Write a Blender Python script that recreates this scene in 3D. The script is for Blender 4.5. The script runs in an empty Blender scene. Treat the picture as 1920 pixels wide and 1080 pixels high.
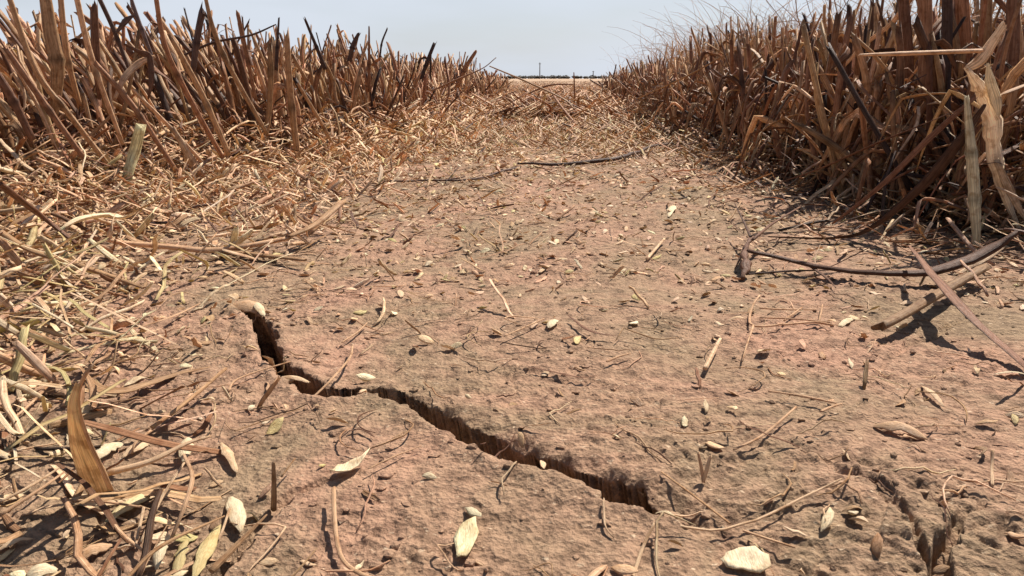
import bpy, math
import numpy as np
from mathutils import Vector
R = math.radians
sc = bpy.context.scene

# ------------------------------------------------------------------ camera
FPX, PITCH, CH = 1507.0, 14.6, 0.12           # focal length in px of a 1920 wide frame
cam = bpy.data.cameras.new('camera'); co = bpy.data.objects.new('camera', cam)
sc.collection.objects.link(co); sc.camera = co
cam.sensor_width = 36; cam.lens = 36*FPX/1920; cam.clip_start = 0.005; cam.clip_end = 9000
co.location = (0, 0, CH); co.rotation_euler = (R(90-PITCH), 0, 0)

# ------------------------------------------------------------------ world and sun
SUN = Vector((0.50, 0.62, 1.02)).normalized()
elev = math.asin(SUN.z); azim = math.atan2(SUN.x, SUN.y)
w = bpy.data.worlds.new('World'); sc.world = w; w.use_nodes = True
nt = w.node_tree; nt.nodes.clear()
def wn(t, **k):
    n = nt.nodes.new(t)
    for a, b in k.items(): setattr(n, a, b)
    return n
sky = wn('ShaderNodeTexSky', sky_type='NISHITA'); sky.sun_disc = False
sky.sun_elevation = elev; sky.sun_rotation = azim; sky.dust_density = 1.5; sky.air_density = 1.0
tc = wn('ShaderNodeTexCoord'); mp = wn('ShaderNodeMapping'); mp.inputs['Scale'].default_value = (1.6, 1.6, 7)
nz = wn('ShaderNodeTexNoise'); nz.inputs['Scale'].default_value = 1.7; nz.inputs['Detail'].default_value = 4
rp = wn('ShaderNodeValToRGB'); rp.color_ramp.elements[0].position = .36; rp.color_ramp.elements[1].position = .60
rp.color_ramp.elements[0].color = (.68, .68, .68, 1); rp.color_ramp.elements[1].color = (.93, .93, .93, 1)
mx = wn('ShaderNodeMixRGB'); mx.inputs['Color2'].default_value = (7.9, 8.55, 9.6, 1)
bg = wn('ShaderNodeBackground'); bg.inputs['Strength'].default_value = 0.055
out = wn('ShaderNodeOutputWorld')
L = nt.links.new
L(tc.outputs['Generated'], mp.inputs['Vector']); L(mp.outputs['Vector'], nz.inputs['Vector'])
sx = wn('ShaderNodeSeparateXYZ'); L(tc.outputs['Generated'], sx.inputs[0])
mr = wn('ShaderNodeMapRange'); mr.inputs['From Min'].default_value = .10; mr.inputs['From Max'].default_value = .24
mr.inputs['To Min'].default_value = 1; mr.inputs['To Max'].default_value = 0; L(sx.outputs['Z'], mr.inputs['Value'])
mm = wn('ShaderNodeMath', operation='MULTIPLY')      # veil of thin cloud low over the horizon, clear blue above
L(nz.outputs['Fac'], rp.inputs['Fac']); L(rp.outputs['Color'], mm.inputs[0]); L(mr.outputs[0], mm.inputs[1]); L(mm.outputs[0], mx.inputs['Fac'])
L(sky.outputs['Color'], mx.inputs['Color1']); L(mx.outputs['Color'], bg.inputs['Color'])
L(bg.outputs['Background'], out.inputs['Surface'])
sl = bpy.data.lights.new('sun', 'SUN'); sl.energy = 5.0; sl.angle = R(.9); sl.color = (1, .91, .81)
so = bpy.data.objects.new('sun', sl); sc.collection.objects.link(so)
so.rotation_euler = (-SUN).to_track_quat('-Z', 'Y').to_euler()
sc.view_settings.view_transform = 'Standard'; sc.view_settings.look = 'None'
sc.view_settings.exposure = 0.72; sc.view_settings.gamma = 1

# ------------------------------------------------------------------ maths helpers
rng = np.random.default_rng(7)
U = lambda a, b, n=None: rng.uniform(a, b, n)
cp, sp = math.cos(R(PITCH)), math.sin(R(PITCH))
def ray(px, py):
    a = (px-960)/FPX; b = (540-py)/FPX
    return np.array([a, cp + b*sp, -sp + b*cp])
def G(px, py, z=0.0):                      # where the sight line meets height z
    d = ray(px, py); t = (z-CH)/d[2]; return np.array([d[0]*t, d[1]*t, z])
def Q(px, py, Y):                          # point at forward distance Y
    d = ray(px, py); t = Y/d[1]; return np.array([d[0]*t, Y, CH + d[2]*t])
def proj(p):
    p = np.atleast_2d(p); x, y, z = p[:, 0], p[:, 1], p[:, 2]-CH
    f = y*cp - z*sp; u = y*sp + z*cp; f = np.where(f < .01, .01, f)
    return 960 + x/f*FPX, 540 - u/f*FPX, f
_t = np.random.default_rng(3); PERM = _t.permutation(4096); GR = _t.uniform(0, 2*np.pi, 4096)
GX, GY = np.cos(GR), np.sin(GR)
def perlin(x, y, seed=0):
    xi = np.floor(x).astype(np.int64); yi = np.floor(y).astype(np.int64); xf = x-xi; yf = y-yi
    def g(ix, iy, fx, fy):
        h = PERM[(PERM[(ix + seed*57) & 4095] + iy) & 4095]; return GX[h]*fx + GY[h]*fy
    u = xf*xf*xf*(xf*(xf*6-15)+10); v = yf*yf*yf*(yf*(yf*6-15)+10)
    a = g(xi, yi, xf, yf); b = g(xi+1, yi, xf-1, yf); c = g(xi, yi+1, xf, yf-1); d = g(xi+1, yi+1, xf-1, yf-1)
    return 1.5*((a*(1-u)+b*u)*(1-v) + (c*(1-u)+d*u)*v)
def sstep(a, b, x):
    t = np.clip((x-a)/(b-a), 0, 1); return t*t*(3-2*t)

# ------------------------------------------------------------------ ground height
SL = 0.085
def left_edge(y):  return np.interp(y, [0, .8, 1.03, 1.32, 2.06, 3, 4.5, 7, 14, 40], [-.62, -.53, -.45, -.34, -.235, -.15, -.10, -.18, -.38, -1.2]) + .015*np.sin(y*5.1)
def right_edge(y): return np.interp(y, [0, .63, .97, 1.32, 1.86, 3.6, 6.9, 14, 40], [.42, .38, .355, .35, .375, .50, .87, 1.85, 5.2]) + .012*np.sin(y*4.3+1)
def cr(pts, w, dep, side=0):
    return (np.array([G(a, b)[:2] for a, b in pts]), w, dep, side)
CRACKS = [
 cr([(448,585),(478,606),(500,640),(512,682),(548,712),(590,742),(640,752),(690,742),(740,752),(790,770),(840,800),(900,832),(965,862),(1040,886),(1110,905),(1165,925),(1225,955)],
    [.0016,.0034,.0036,.0034,.0044,.0058,.0058,.0050,.0056,.0066,.0064,.0074,.0076,.0072,.0062,.0082,.0034], .10, 1),
 cr([(1225,955),(1290,985),(1390,1010),(1480,1040),(1540,1062),(1600,1110)], [.0008,.0004,.0005,.0006,.0012,.001], .006),
 cr([(1690,960),(1720,1000),(1752,1050),(1765,1100)], [.0006,.0010,.0015,.0024], .018),
 cr([(1800,950),(1785,1000),(1765,1045)], [.0006,.0018,.0022], .018),
 cr([(1690,960),(1640,905),(1560,880)], [.0015,.0012,.0008], .007),
 cr([(-60,880),(20,842),(75,815),(110,800)], [.004,.003,.002,.001], .014),
 cr([(530,942),(575,925),(625,910),(650,905)], [.001,.0014,.0012,.0006], .007),
 cr([(400,1080),(460,1010),(530,942)], [.002,.0018,.001], .008),
 cr([(690,950),(860,985),(960,930),(1010,905)], [.0004,.0007,.0006,.0008], .003),
 cr([(1560,880),(1480,800),(1400,700),(1330,640)], [.0006,.0004,.0007,.0004], .003),
 cr([(840,800),(830,812),(822,822)], [.003,.0015,.0008], .012),
 cr([(1900,560),(1800,600),(1700,640),(1650,690)], [.001,.0015,.0012,.001], .005),
]
def H(x, y, fine=True, under=None):
    x = np.asarray(x, float); y = np.asarray(y, float)
    r = np.sqrt(x*x + y*y)
    h = .010*perlin(x*2.3, y*2.3, 1)*sstep(.3, 1.5, r) + .0035*perlin(x*9, y*9, 2) + .0017*perlin(x*22, y*22, 3)
    le, re = left_edge(y), right_edge(y)
    h = h + .016*sstep(0, .25, le + .02 - x) + .016*sstep(0, .25, x - re + .02)
    h = h + .03*sstep(5, 60, r)*0
    near = r < 2.2
    if near.any():
        xs, ys = x[near], y[near]
        rgh = .45 + .75*sstep(-.2, .35, perlin(xs*9+5, ys*12, 41)) + .6*sstep(.02, .16, xs)*sstep(.36, .22, ys); hn = (.0006*perlin(xs*50, ys*60, 4) + .00035*perlin(xs*120, ys*120, 5))*rgh
        if fine:
            hn = hn + (.00042*perlin(xs*260, ys*300, 6) + .00028*perlin(xs*520, ys*520, 26))*rgh
            hn = hn - .0004*sstep(.5, .7, perlin(xs*70, ys*95, 7)) - .0006*sstep(.45, .62, perlin(xs*150, ys*190, 8))*rgh
            hn = hn + .0008*sstep(.25, .45, perlin(xs*95+3, ys*110, 9))*rgh
            pl = perlin(xs*28+.6*perlin(xs*60, ys*60, 12), ys*34, 10)       # thin crust plates
            hn = hn + .0007*sstep(-.03, .03, pl)*rgh - .0009*np.exp(-(perlin(xs*38, ys*38, 15)/.035)**2)*sstep(-.1, .3, perlin(xs*11, ys*11, 16))
            xw = xs + .0020*perlin(xs*75, ys*75, 21) + .0011*perlin(xs*210, ys*210, 22)
            yw = ys + .0020*perlin(xs*75+9, ys*75+4, 23) + .0011*perlin(xs*210, ys*210+7, 24)
            for P, W, dep, side in CRACKS:
                lo = P.min(0)-.05; hi = P.max(0)+.05
                m = (xs > lo[0]) & (xs < hi[0]) & (ys > lo[1]) & (ys < hi[1])
                if not m.any(): continue
                X, Y = xw[m], yw[m]; best = np.full(X.shape, 9.); ww = np.zeros_like(X); sg = np.zeros_like(X); along = np.zeros_like(X); nxv = np.zeros_like(X); nyv = np.zeros_like(X)
                for i in range(len(P)-1):
                    a, b = P[i], P[i+1]; d = b-a; ln = d@d
                    t = np.clip(((X-a[0])*d[0] + (Y-a[1])*d[1])/ln, 0, 1)
                    qx = X-a[0]-t*d[0]; qy = Y-a[1]-t*d[1]; dd = np.sqrt(qx*qx+qy*qy)
                    k = dd < best; best[k] = dd[k]; ww[k] = (W[i]*(1-t)+W[i+1]*t)[k]
                    sg[k] = np.sign(d[0]*qy - d[1]*qx)[k]; nxv[k] = -d[1]/math.sqrt(ln); nyv[k] = d[0]/math.sqrt(ln); along[k] = ((i+t)/(len(P)-1))[k]
                wall = .0009
                c = sstep(ww+wall, ww-wall*.3, best)*dep*sstep(0, .0035, ww)
                rim = .0018*np.exp(-((best-ww-.004)/.004)**2) if side else 0
                hc = -c + rim
                if side:            # slumped broken shelf on the far side, near plate a little raised
                    shelf = sstep(.46, .56, along)*(sg > 0)*sstep(.017, .008, best)
                    rough = .0022*perlin(X*130, Y*130, 31)
                    hc = np.where(best > ww, hc - shelf*(.0045 + rough), hc)
                    hc = hc + .0030*(sg < 0)*np.exp(-best/.05) + .0012*(sg > 0)*np.exp(-best/.02)
                hn[m] += hc
                if side and under is not None:      # undercut added to darken the crack: wall and floor pushed under the far lip
                    sh = .016*sstep(.0012, .009, c)*sstep(-.9, .5, sg*best/np.maximum(ww, 1e-4))
                    ii = np.argwhere(near)[:, :] if near.ndim > 1 else None
                    r_, c_ = ii[m][:, 0], ii[m][:, 1]; under[r_, c_, 0] += nxv*sh; under[r_, c_, 1] += nyv*sh
        h = h.copy(); h[near] += hn*sstep(2.2, 1.5, r[near]) if fine else hn
    return h

# ------------------------------------------------------------------ materials
def mat(name):
    m = bpy.data.materials.new(name); m.use_nodes = True; n = m.node_tree; n.nodes.clear(); return m, n
def N(n, t, **k):
    x = n.nodes.new(t)
    for a, b in k.items():
        if a in x.inputs.keys(): x.inputs[a].default_value = b
        else: setattr(x, a, b)
    return x
def straw_material(name='dry_straw', lo=(.60, .51, .43), hi=(1.6, 1.57, 1.5)):
    m, n = mat(name); l = n.links.new
    o = N(n, 'ShaderNodeOutputMaterial'); p = N(n, 'ShaderNodeBsdfPrincipled', Roughness=.5)
    p.inputs['Specular IOR Level'].default_value = .22
    c = N(n, 'ShaderNodeAttribute', attribute_name='Col'); g = N(n, 'ShaderNodeAttribute', attribute_name='grain')
    z = N(n, 'ShaderNodeTexNoise', Scale=2.6, Detail=4.0, Roughness=.65); l(g.outputs['Vector'], z.inputs['Vector'])
    r = N(n, 'ShaderNodeValToRGB'); e = r.color_ramp.elements
    e[0].position = .32; e[0].color = (*lo, 1); e[1].position = .66; e[1].color = (*hi, 1)
    l(z.outputs['Fac'], r.inputs['Fac'])
    mu = N(n, 'ShaderNodeMixRGB', blend_type='MULTIPLY', Fac=.85); l(c.outputs['Color'], mu.inputs['Color1']); l(r.outputs['Color'], mu.inputs['Color2'])
    z2 = N(n, 'ShaderNodeTexNoise', Scale=8.5, Detail=3.0, Roughness=.6); l(g.outputs['Vector'], z2.inputs['Vector'])
    r2 = N(n, 'ShaderNodeValToRGB'); e = r2.color_ramp.elements; e[0].position = .36; e[0].color = (lo[0]*1.15, lo[1]*1.1, lo[2]*1.05, 1); e[1].position = .6; e[1].color = (1.08, 1.08, 1.06, 1)
    l(z2.outputs['Fac'], r2.inputs['Fac']); mu2 = N(n, 'ShaderNodeMixRGB', blend_type='MULTIPLY', Fac=.7); l(mu.outputs['Color'], mu2.inputs['Color1']); l(r2.outputs['Color'], mu2.inputs['Color2'])
    ge = N(n, 'ShaderNodeNewGeometry'); z3 = N(n, 'ShaderNodeTexNoise', Scale=160.0, Detail=3.0, Roughness=.6); l(ge.outputs['Position'], z3.inputs['Vector'])
    r3 = N(n, 'ShaderNodeValToRGB'); e = r3.color_ramp.elements; e[0].position = .36; e[0].color = (lo[0]+.05, lo[1]+.02, lo[2], 1); e[1].position = .5; e[1].color = (1, 1, 1, 1)
    l(z3.outputs['Fac'], r3.inputs['Fac']); mu = N(n, 'ShaderNodeMixRGB', blend_type='MULTIPLY', Fac=.75); l(mu2.outputs['Color'], mu.inputs['Color1']); l(r3.outputs['Color'], mu.inputs['Color2'])
    l(mu.outputs['Color'], p.inputs['Base Color'])
    ah = N(n, 'ShaderNodeMath', operation='ADD'); l(z.outputs['Fac'], ah.inputs[0]); l(z2.outputs['Fac'], ah.inputs[1])
    b = N(n, 'ShaderNodeBump', Strength=.65, Distance=.0007); l(ah.outputs[0], b.inputs['Height']); l(b.outputs['Normal'], p.inputs['Normal'])
    tr = N(n, 'ShaderNodeBsdfTranslucent'); l(mu.outputs['Color'], tr.inputs['Color'])
    ms = N(n, 'ShaderNodeMixShader', Fac=.25); l(p.outputs[0], ms.inputs[1]); l(tr.outputs[0], ms.inputs[2]); l(ms.outputs[0], o.inputs['Surface'])
    return m
def soil_material(name, clod=False):
    m, n = mat(name); l = n.links.new
    o = N(n, 'ShaderNodeOutputMaterial'); p = N(n, 'ShaderNodeBsdfPrincipled', Roughness=.88)
    p.inputs['Specular IOR Level'].default_value = .2
    t = N(n, 'ShaderNodeTexCoord')
    if clod:
        t = N(n, 'ShaderNodeNewGeometry'); V = t.outputs['Position']
    else: V = t.outputs['Object']
    a = N(n, 'ShaderNodeTexNoise', Scale=9.0, Detail=8.0, Roughness=.68, Distortion=.8); l(V, a.inputs['Vector'])
    r = N(n, 'ShaderNodeValToRGB'); e = r.color_ramp.elements
    e[0].position = .40; e[0].color = (.270, .190, .120, 1); e[1].position = .64; e[1].color = (.375, .222, .152, 1)
    l(a.outputs['Fac'], r.inputs['Fac'])
    b = N(n, 'ShaderNodeTexNoise', Scale=150.0, Detail=6.0, Roughness=.7); l(V, b.inputs['Vector'])
    r2 = N(n, 'ShaderNodeValToRGB'); e = r2.color_ramp.elements
    e[0].position = .33; e[0].color = (.75, .7, .68, 1) if clod else (.30, .25, .22, 1); e[1].position = .56; e[1].color = (1.12, 1.1, 1.05, 1)
    l(b.outputs['Fac'], r2.inputs['Fac'])
    mu = N(n, 'ShaderNodeMixRGB', blend_type='MULTIPLY', Fac=.8); l(r.outputs['Color'], mu.inputs['Color1']); l(r2.outputs['Color'], mu.inputs['Color2'])
    # dark organic fleck and pale chaff dust lying in the crust
    f = N(n, 'ShaderNodeTexNoise', Scale=420.0, Detail=2.0, Roughness=.6); mpp = N(n, 'ShaderNodeMapping'); mpp.inputs['Scale'].default_value = (.8, 1.2, 1)
    mpp.inputs['Rotation'].default_value = (0, 0, .3)
    l(V, mpp.inputs['Vector']); l(mpp.outputs['Vector'], f.inputs['Vector'])
    r3 = N(n, 'ShaderNodeValToRGB'); e = r3.color_ramp.elements; e[0].position = .64; e[0].color = (0,0,0,1); e[1].position = .74; e[1].color = (.55,.55,.55,1)
    l(f.outputs['Fac'], r3.inputs['Fac'])
    m3 = N(n, 'ShaderNodeMixRGB'); m3.inputs['Color2'].default_value = (.66, .52, .36, 1); l(r3.outputs['Color'], m3.inputs['Fac']); l(mu.outputs['Color'], m3.inputs['Color1'])
    col = m3.outputs['Color']
    if not clod:      # straw-covered ground far off
        s = N(n, 'ShaderNodeSeparateXYZ'); l(V, s.inputs[0])
        mr = N(n, 'ShaderNodeMapRange'); mr.inputs['From Min'].default_value = 2.0; mr.inputs['From Max'].default_value = 7.0
        l(s.outputs['Y'], mr.inputs['Value'])
        q = N(n, 'ShaderNodeTexNoise', Scale=25.0, Detail=6.0, Roughness=.75); l(V, q.inputs['Vector'])
        r4 = N(n, 'ShaderNodeValToRGB'); e = r4.color_ramp.elements; e[0].position = .35; e[0].color = (.20, .12, .075, 1); e[1].position = .65; e[1].color = (.55, .40, .26, 1)
        l(q.outputs['Fac'], r4.inputs['Fac'])
        m4 = N(n, 'ShaderNodeMixRGB'); l(mr.outputs[0], m4.inputs['Fac']); l(col, m4.inputs['Color1']); l(r4.outputs['Color'], m4.inputs['Color2'])
        col = m4.outputs['Color']
    l(col, p.inputs['Base Color'])
    v = N(n, 'ShaderNodeTexVoronoi', Scale=230.0, feature='SMOOTH_F1') ; l(V, v.inputs['Vector'])
    ad = N(n, 'ShaderNodeMath', operation='ADD'); l(b.outputs['Fac'], ad.inputs[0])
    ml = N(n, 'ShaderNodeMath', operation='MULTIPLY'); ml.inputs[1].default_value = .5; l(v.outputs['Distance'], ml.inputs[0]); l(ml.outputs[0], ad.inputs[1])
    v2 = N(n, 'ShaderNodeTexVoronoi', Scale=620.0); l(V, v2.inputs['Vector']); nf = N(n, 'ShaderNodeTexNoise', Scale=700.0, Detail=4.0, Roughness=.75); l(V, nf.inputs['Vector'])
    a2 = N(n, 'ShaderNodeMath', operation='MULTIPLY_ADD'); a2.inputs[1].default_value = .35; l(v2.outputs['Distance'], a2.inputs[0]); l(ad.outputs[0], a2.inputs[2])
    a3 = N(n, 'ShaderNodeMath', operation='MULTIPLY_ADD'); a3.inputs[1].default_value = .45; l(nf.outputs['Fac'], a3.inputs[0]); l(a2.outputs[0], a3.inputs[2]); ad = a3
    bm = N(n, 'ShaderNodeBump', Strength=.9, Distance=.0024); l(ad.outputs[0], bm.inputs['Height']); l(bm.outputs['Normal'], p.inputs['Normal'])
    l(p.outputs[0], o.inputs['Surface'])
    return m
def plain(name, c, rough=.8):
    m, n = mat(name); o = N(n, 'ShaderNodeOutputMaterial'); p = N(n, 'ShaderNodeBsdfPrincipled', Roughness=rough)
    z = N(n, 'ShaderNodeTexNoise', Scale=3.0, Detail=5.0); r = N(n, 'ShaderNodeValToRGB')
    r.color_ramp.elements[0].color = (*[v*.6 for v in c], 1); r.color_ramp.elements[1].color = (*[min(1, v*1.3) for v in c], 1)
    t = N(n, 'ShaderNodeTexCoord'); n.links.new(t.outputs['Object'], z.inputs['Vector'])
    n.links.new(z.outputs['Fac'], r.inputs['Fac']); n.links.new(r.outputs['Color'], p.inputs['Base Color'])
    n.links.new(p.outputs[0], o.inputs['Surface']); return m
STRAW = straw_material(); HUSK = straw_material('dry_husk', (.80, .74, .66), (1.05, 1.04, 1.0)); SOIL = soil_material('cracked_soil'); CLOD = soil_material('soil_clod', True)

# ------------------------------------------------------------------ mesh building
def mesh_np(name, V, F, m, col=None, grain=None, loc=None, smooth=True, parent=None):
    """V (n,3); F list of int arrays, each (k, sides)."""
    me = bpy.data.meshes.new(name); V = np.asarray(V, np.float32)
    if loc is not None: V = V - np.asarray(loc, np.float32)
    me.vertices.add(len(V)); me.vertices.foreach_set('co', V.ravel())
    F = [f for f in F if len(f)]
    loops = np.concatenate([f.ravel() for f in F]).astype(np.int32)
    tot = np.concatenate([np.full(len(f), f.shape[1], np.int32) for f in F])
    st = np.concatenate([[0], np.cumsum(tot)[:-1]]).astype(np.int32)
    me.loops.add(len(loops)); me.loops.foreach_set('vertex_index', loops)
    me.polygons.add(len(tot)); me.polygons.foreach_set('loop_start', st)
    try: me.polygons.foreach_set('loop_total', tot)
    except Exception: pass
    me.polygons.foreach_set('use_smooth', np.full(len(tot), smooth) & (tot <= 4))
    me.update(calc_edges=True)
    if col is not None:
        a = me.attributes.new('Col', 'FLOAT_COLOR', 'POINT'); c = np.ones((len(V), 4), np.float32); c[:, :3] = col; a.data.foreach_set('color', c.ravel())
    if grain is not None:
        a = me.attributes.new('grain', 'FLOAT_VECTOR', 'POINT'); a.data.foreach_set('vector', np.asarray(grain, np.float32).ravel())
    me.materials.append(m)
    o = bpy.data.objects.new(name, me); sc.collection.objects.link(o)
    if parent is not None: o.parent = parent
    if loc is not None: o.location = [float(v) for v in loc]
    return o
def tag(o, label=None, cat=None, group=None, kind=None):
    if label: o['label'] = label
    if cat: o['category'] = cat
    if group: o['group'] = group
    if kind: o['kind'] = kind
    return o
def norm(a): return a/np.maximum(np.linalg.norm(a, axis=-1, keepdims=True), 1e-9)
def sweep(P, W, K=6, flat=1.0, roll=0.0, cup=0.0, col=(.5,.4,.3), ragged=0.0, ids=None, gs=1.0):
    """P (M,N,3) centre lines, W (M,N) half widths -> verts (M, N*K, 3), faces for one piece, colours, grain"""
    P = np.asarray(P, float); M, n, _ = P.shape; W = np.broadcast_to(W, (M, n))
    T = norm(np.gradient(P, axis=1)); mz = np.abs(T[:, :, 2]).mean(1)
    ref = np.where((mz > .6)[:, None], np.array([[.35, .9, 0.]]), np.array([[0., 0., 1.]]))[:, None, :]
    S = norm(np.cross(T, ref)); Up = np.cross(S, T)
    roll = np.broadcast_to(np.asarray(roll, float).reshape(-1, 1) if np.ndim(roll) == 1 else roll, (M, n))[..., None]
    S2 = np.cos(roll)*S + np.sin(roll)*Up; U2 = -np.sin(roll)*S + np.cos(roll)*Up
    a = np.arange(K)*2*np.pi/K; ca, sa = np.cos(a), np.sin(a)
    flat = np.broadcast_to(np.asarray(flat, float).reshape(-1, 1, 1, 1), (M, 1, 1, 1)); cup = np.broadcast_to(np.asarray(cup, float).reshape(-1, 1, 1, 1), (M, 1, 1, 1))
    Wb = W[:, :, None, None]
    V = P[:, :, None, :] + Wb*(ca[None, None, :, None]*S2[:, :, None, :] + (flat*sa[None, None, :, None] + cup*(np.abs(ca)**1.3)[None, None, :, None])*U2[:, :, None, :])
    if ragged:
        V[:, -1] += T[:, -1][:, None, :]*(rng.uniform(-1, 1, (M, K))*ragged*W[:, -1][:, None])[..., None]
        V[:, 0] += T[:, 0][:, None, :]*(rng.uniform(-1, 1, (M, K))*ragged*.6*W[:, 0][:, None])[..., None]
    col = np.broadcast_to(np.asarray(col, float).reshape(-1, 1, 1, 3) if np.ndim(col) < 3 else col, (M, n, K, 3))
    seg = np.linalg.norm(np.diff(P, axis=1), axis=2); t = np.concatenate([np.zeros((M, 1)), np.cumsum(seg, 1)], 1)
    if ids is None: ids = rng.uniform(0, 500, M)
    g = np.empty((M, n, K, 3)); g[..., 0] = ca*1.4 + ids[:, None, None]; g[..., 1] = sa*1.4; g[..., 2] = t[:, :, None]*14
    g[..., 0] = ca*1.4*gs + ids[:, None, None]; g[..., 1] *= gs; g[..., 2] *= (1 if gs == 1 else 9)
    f = []
    for i in range(n-1):
        for k in range(K): k2 = (k+1) % K; f.append((i*K+k, i*K+k2, (i+1)*K+k2, (i+1)*K+k))
    caps = [tuple(range(K-1, -1, -1)), tuple((n-1)*K+k for k in range(K))]
    return V.reshape(M, n*K, 3), np.array(f), np.array(caps), col.reshape(M, n*K, 3), g.reshape(M, n*K, 3)
def merge(name, parts, m=None, **kw):
    Vs, Fs, Cs, Gs, off = [], [], [], [], 0
    for V, f, caps, c, g in parts:
        M, nv, _ = V.shape
        if M == 0: continue
        o = (np.arange(M)*nv + off)[:, None, None]
        Fs.append((f[None]+o).reshape(-1, f.shape[1])); Fs.append((caps[None]+o).reshape(-1, caps.shape[1]))
        Vs.append(V.reshape(-1, 3)); Cs.append(c.reshape(-1, 3)); Gs.append(g.reshape(-1, 3)); off += M*nv
    return mesh_np(name, np.concatenate(Vs), Fs, m or STRAW, np.concatenate(Cs), np.concatenate(Gs), **kw)
def single(name, part, i, loc=None, parent=None, m=None):
    V, f, caps, c, g = part
    return mesh_np(name, V[i], [f, caps], m or STRAW, c[i], g[i], loc=loc, parent=parent)
def empty(name, loc):
    o = bpy.data.objects.new(name, None); sc.collection.objects.link(o); o.location = [float(v) for v in loc]; o.empty_display_size = .01; return o
def child(o, root):           # keep the world place of o under root
    o.parent = root; o.location = [o.location[k]-root.location[k] for k in range(3)]; return o

# ------------------------------------------------------------------ GROUND
yy = [G(960, py)[1] for py in np.arange(1120, 152, -2.1)]
yy = [-1.2, -.5, -.2, -.05, .05, .09, .11, .125, .135] + [v for v in yy if v > .14]
while yy[-1] < 6000: yy.append(yy[-1]*1.06)
yy = np.array(yy)
uu = np.concatenate([-np.geomspace(5, .82, 22)[:-1], np.linspace(-.80, .80, 900), np.geomspace(.82, 5, 22)])
YY, UU = np.meshgrid(yy, uu, indexing='ij'); XX = UU*np.sqrt(YY**2 + .09**2)
XX[YY < 0] = (UU*(.3 + np.abs(YY)))[YY < 0]
UD = np.zeros(XX.shape+(2,)); ZZ = H(XX, YY, True, UD); ny, nx = XX.shape; XX = XX + UD[..., 0]; YY = YY + UD[..., 1]
idx = np.arange(ny*nx).reshape(ny, nx)
F = np.stack([idx[:-1, :-1], idx[:-1, 1:], idx[1:, 1:], idx[1:, :-1]], -1).reshape(-1, 4)
ground = mesh_np('ground', np.stack([XX, YY, ZZ], -1).reshape(-1, 3), [F], SOIL)
tag(ground, 'bare dry cracked soil of a track between two banks of cut stubble', kind='structure')

# ------------------------------------------------------------------ palette
CREAM = np.array([.80, .62, .43]); PALE = np.array([.66, .46, .30]); TAN = np.array([.49, .325, .19])
RUST = np.array([.36, .195, .112]); BROWN = np.array([.18, .095, .06]); DARK = np.array([.075, .048, .040])
YELL = np.array([.66, .56, .30]); WHITE = np.array([.86, .76, .56])
def pick(n, cols, wts):
    k = rng.choice(len(cols), n, p=np.array(wts)/sum(wts)); c = np.array(cols)[k]*rng.uniform(.78, 1.2, (n, 1))
    return c*(1+rng.normal(0, .03, (n, 3)))
def cname(c):
    v = float(np.mean(c))
    return 'cream' if v > .50 else 'straw-coloured' if v > .38 else 'tan' if v > .24 else 'rusty brown' if v > .13 else 'dark brown'
def wherex(px):
    return ('left edge' if px < 240 else 'left side' if px < 560 else 'left of centre' if px < 860 else
            'centre' if px < 1120 else 'right of centre' if px < 1400 else 'right side' if px < 1680 else 'right edge')

# ------------------------------------------------------------------ STUBBLE (tufts in rows)
def tufts():
    B, TP, RD, CO, BD = [], [], [], [], []
    bands = [(.45, 2.0, .072, .034, 8, 1.0), (2.0, 4.5, .10, .06, 8, 1.15), (4.5, 10, .22, .13, 9, 1.6), (10, 30, .55, .42, 10, 2.6)]
    for y0, y1, rs, st, ns, fat in bands:
        for side in (-1, 1):
            ext = .80*y1 + .15
            for r in range(int(ext/rs)+1):
                ys = np.arange(y0, y1, st); ys = ys + U(-.5, .5, len(ys))*st
                e = left_edge(ys) if side < 0 else right_edge(ys)
                xs = e + side*(r*rs + .012) + U(-.35, .35, len(ys))*rs
                ok = np.abs(xs) < .78*ys + .12
                near_skip = (r > 10) & (ys < 2)
                for x, y in zip(xs[ok & ~near_skip], ys[ok & ~near_skip]):
                    if rng.random() < .17 or (x > .35 and y < .66): continue
                    n = rng.integers(int(ns*.5), int(ns*1.5)); sdv = .011*fat**.5
                    bx = x + rng.normal(0, sdv, n); by = y + rng.normal(0, sdv, n)
                    if side < 0:
                        hh = U(.15, .225) * (1.06 if y < 1.3 else .98); lean = -.55*sstep(1.75, .9, y) - .12
                    else:
                        hh = U(.155, .235); lean = .03
                    edge = (r == 0)
                    h = hh*U(.55, 1.06, n) * (.8 if edge else 1)
                    lx = lean + rng.normal(0, .19 if side < 0 else .12, n) + (bx-x)*9; ly = rng.normal(.02, .12, n)
                    if edge:
                        k = rng.random(n) < .16; lx = np.where(k, lx + rng.normal(-side*.25, .3, n), lx)
                    bz = H(bx, by, False)-.004
                    B.append(np.stack([bx, by, bz], 1)); TP.append(np.stack([bx+lx*h, by+ly*h, bz+h*np.sqrt(np.maximum(.25, 1-.55*lx**2))], 1))
                    RD.append(U(.0014, .0042, n)*fat*(1.35 if side < 0 and y < 1.5 else 1.1 if y < 1.2 else 1))
                    if side < 0: c = pick(n, [TAN, RUST, BROWN, PALE, DARK], [34, 30, 13, 24, 5])
                    else: c = pick(n, [TAN, RUST, BROWN, PALE, DARK], [32, 36, 20, 9, 6])
                    CO.append(c); BD.append(rng.normal(0, .012, (n, 2))*np.where(rng.random(n) < .15, 3, 1)[:, None])
    return [np.concatenate(a) for a in (B, TP, RD, CO, BD)]
sB, sT, sR, sC, sBD = tufts()
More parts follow.
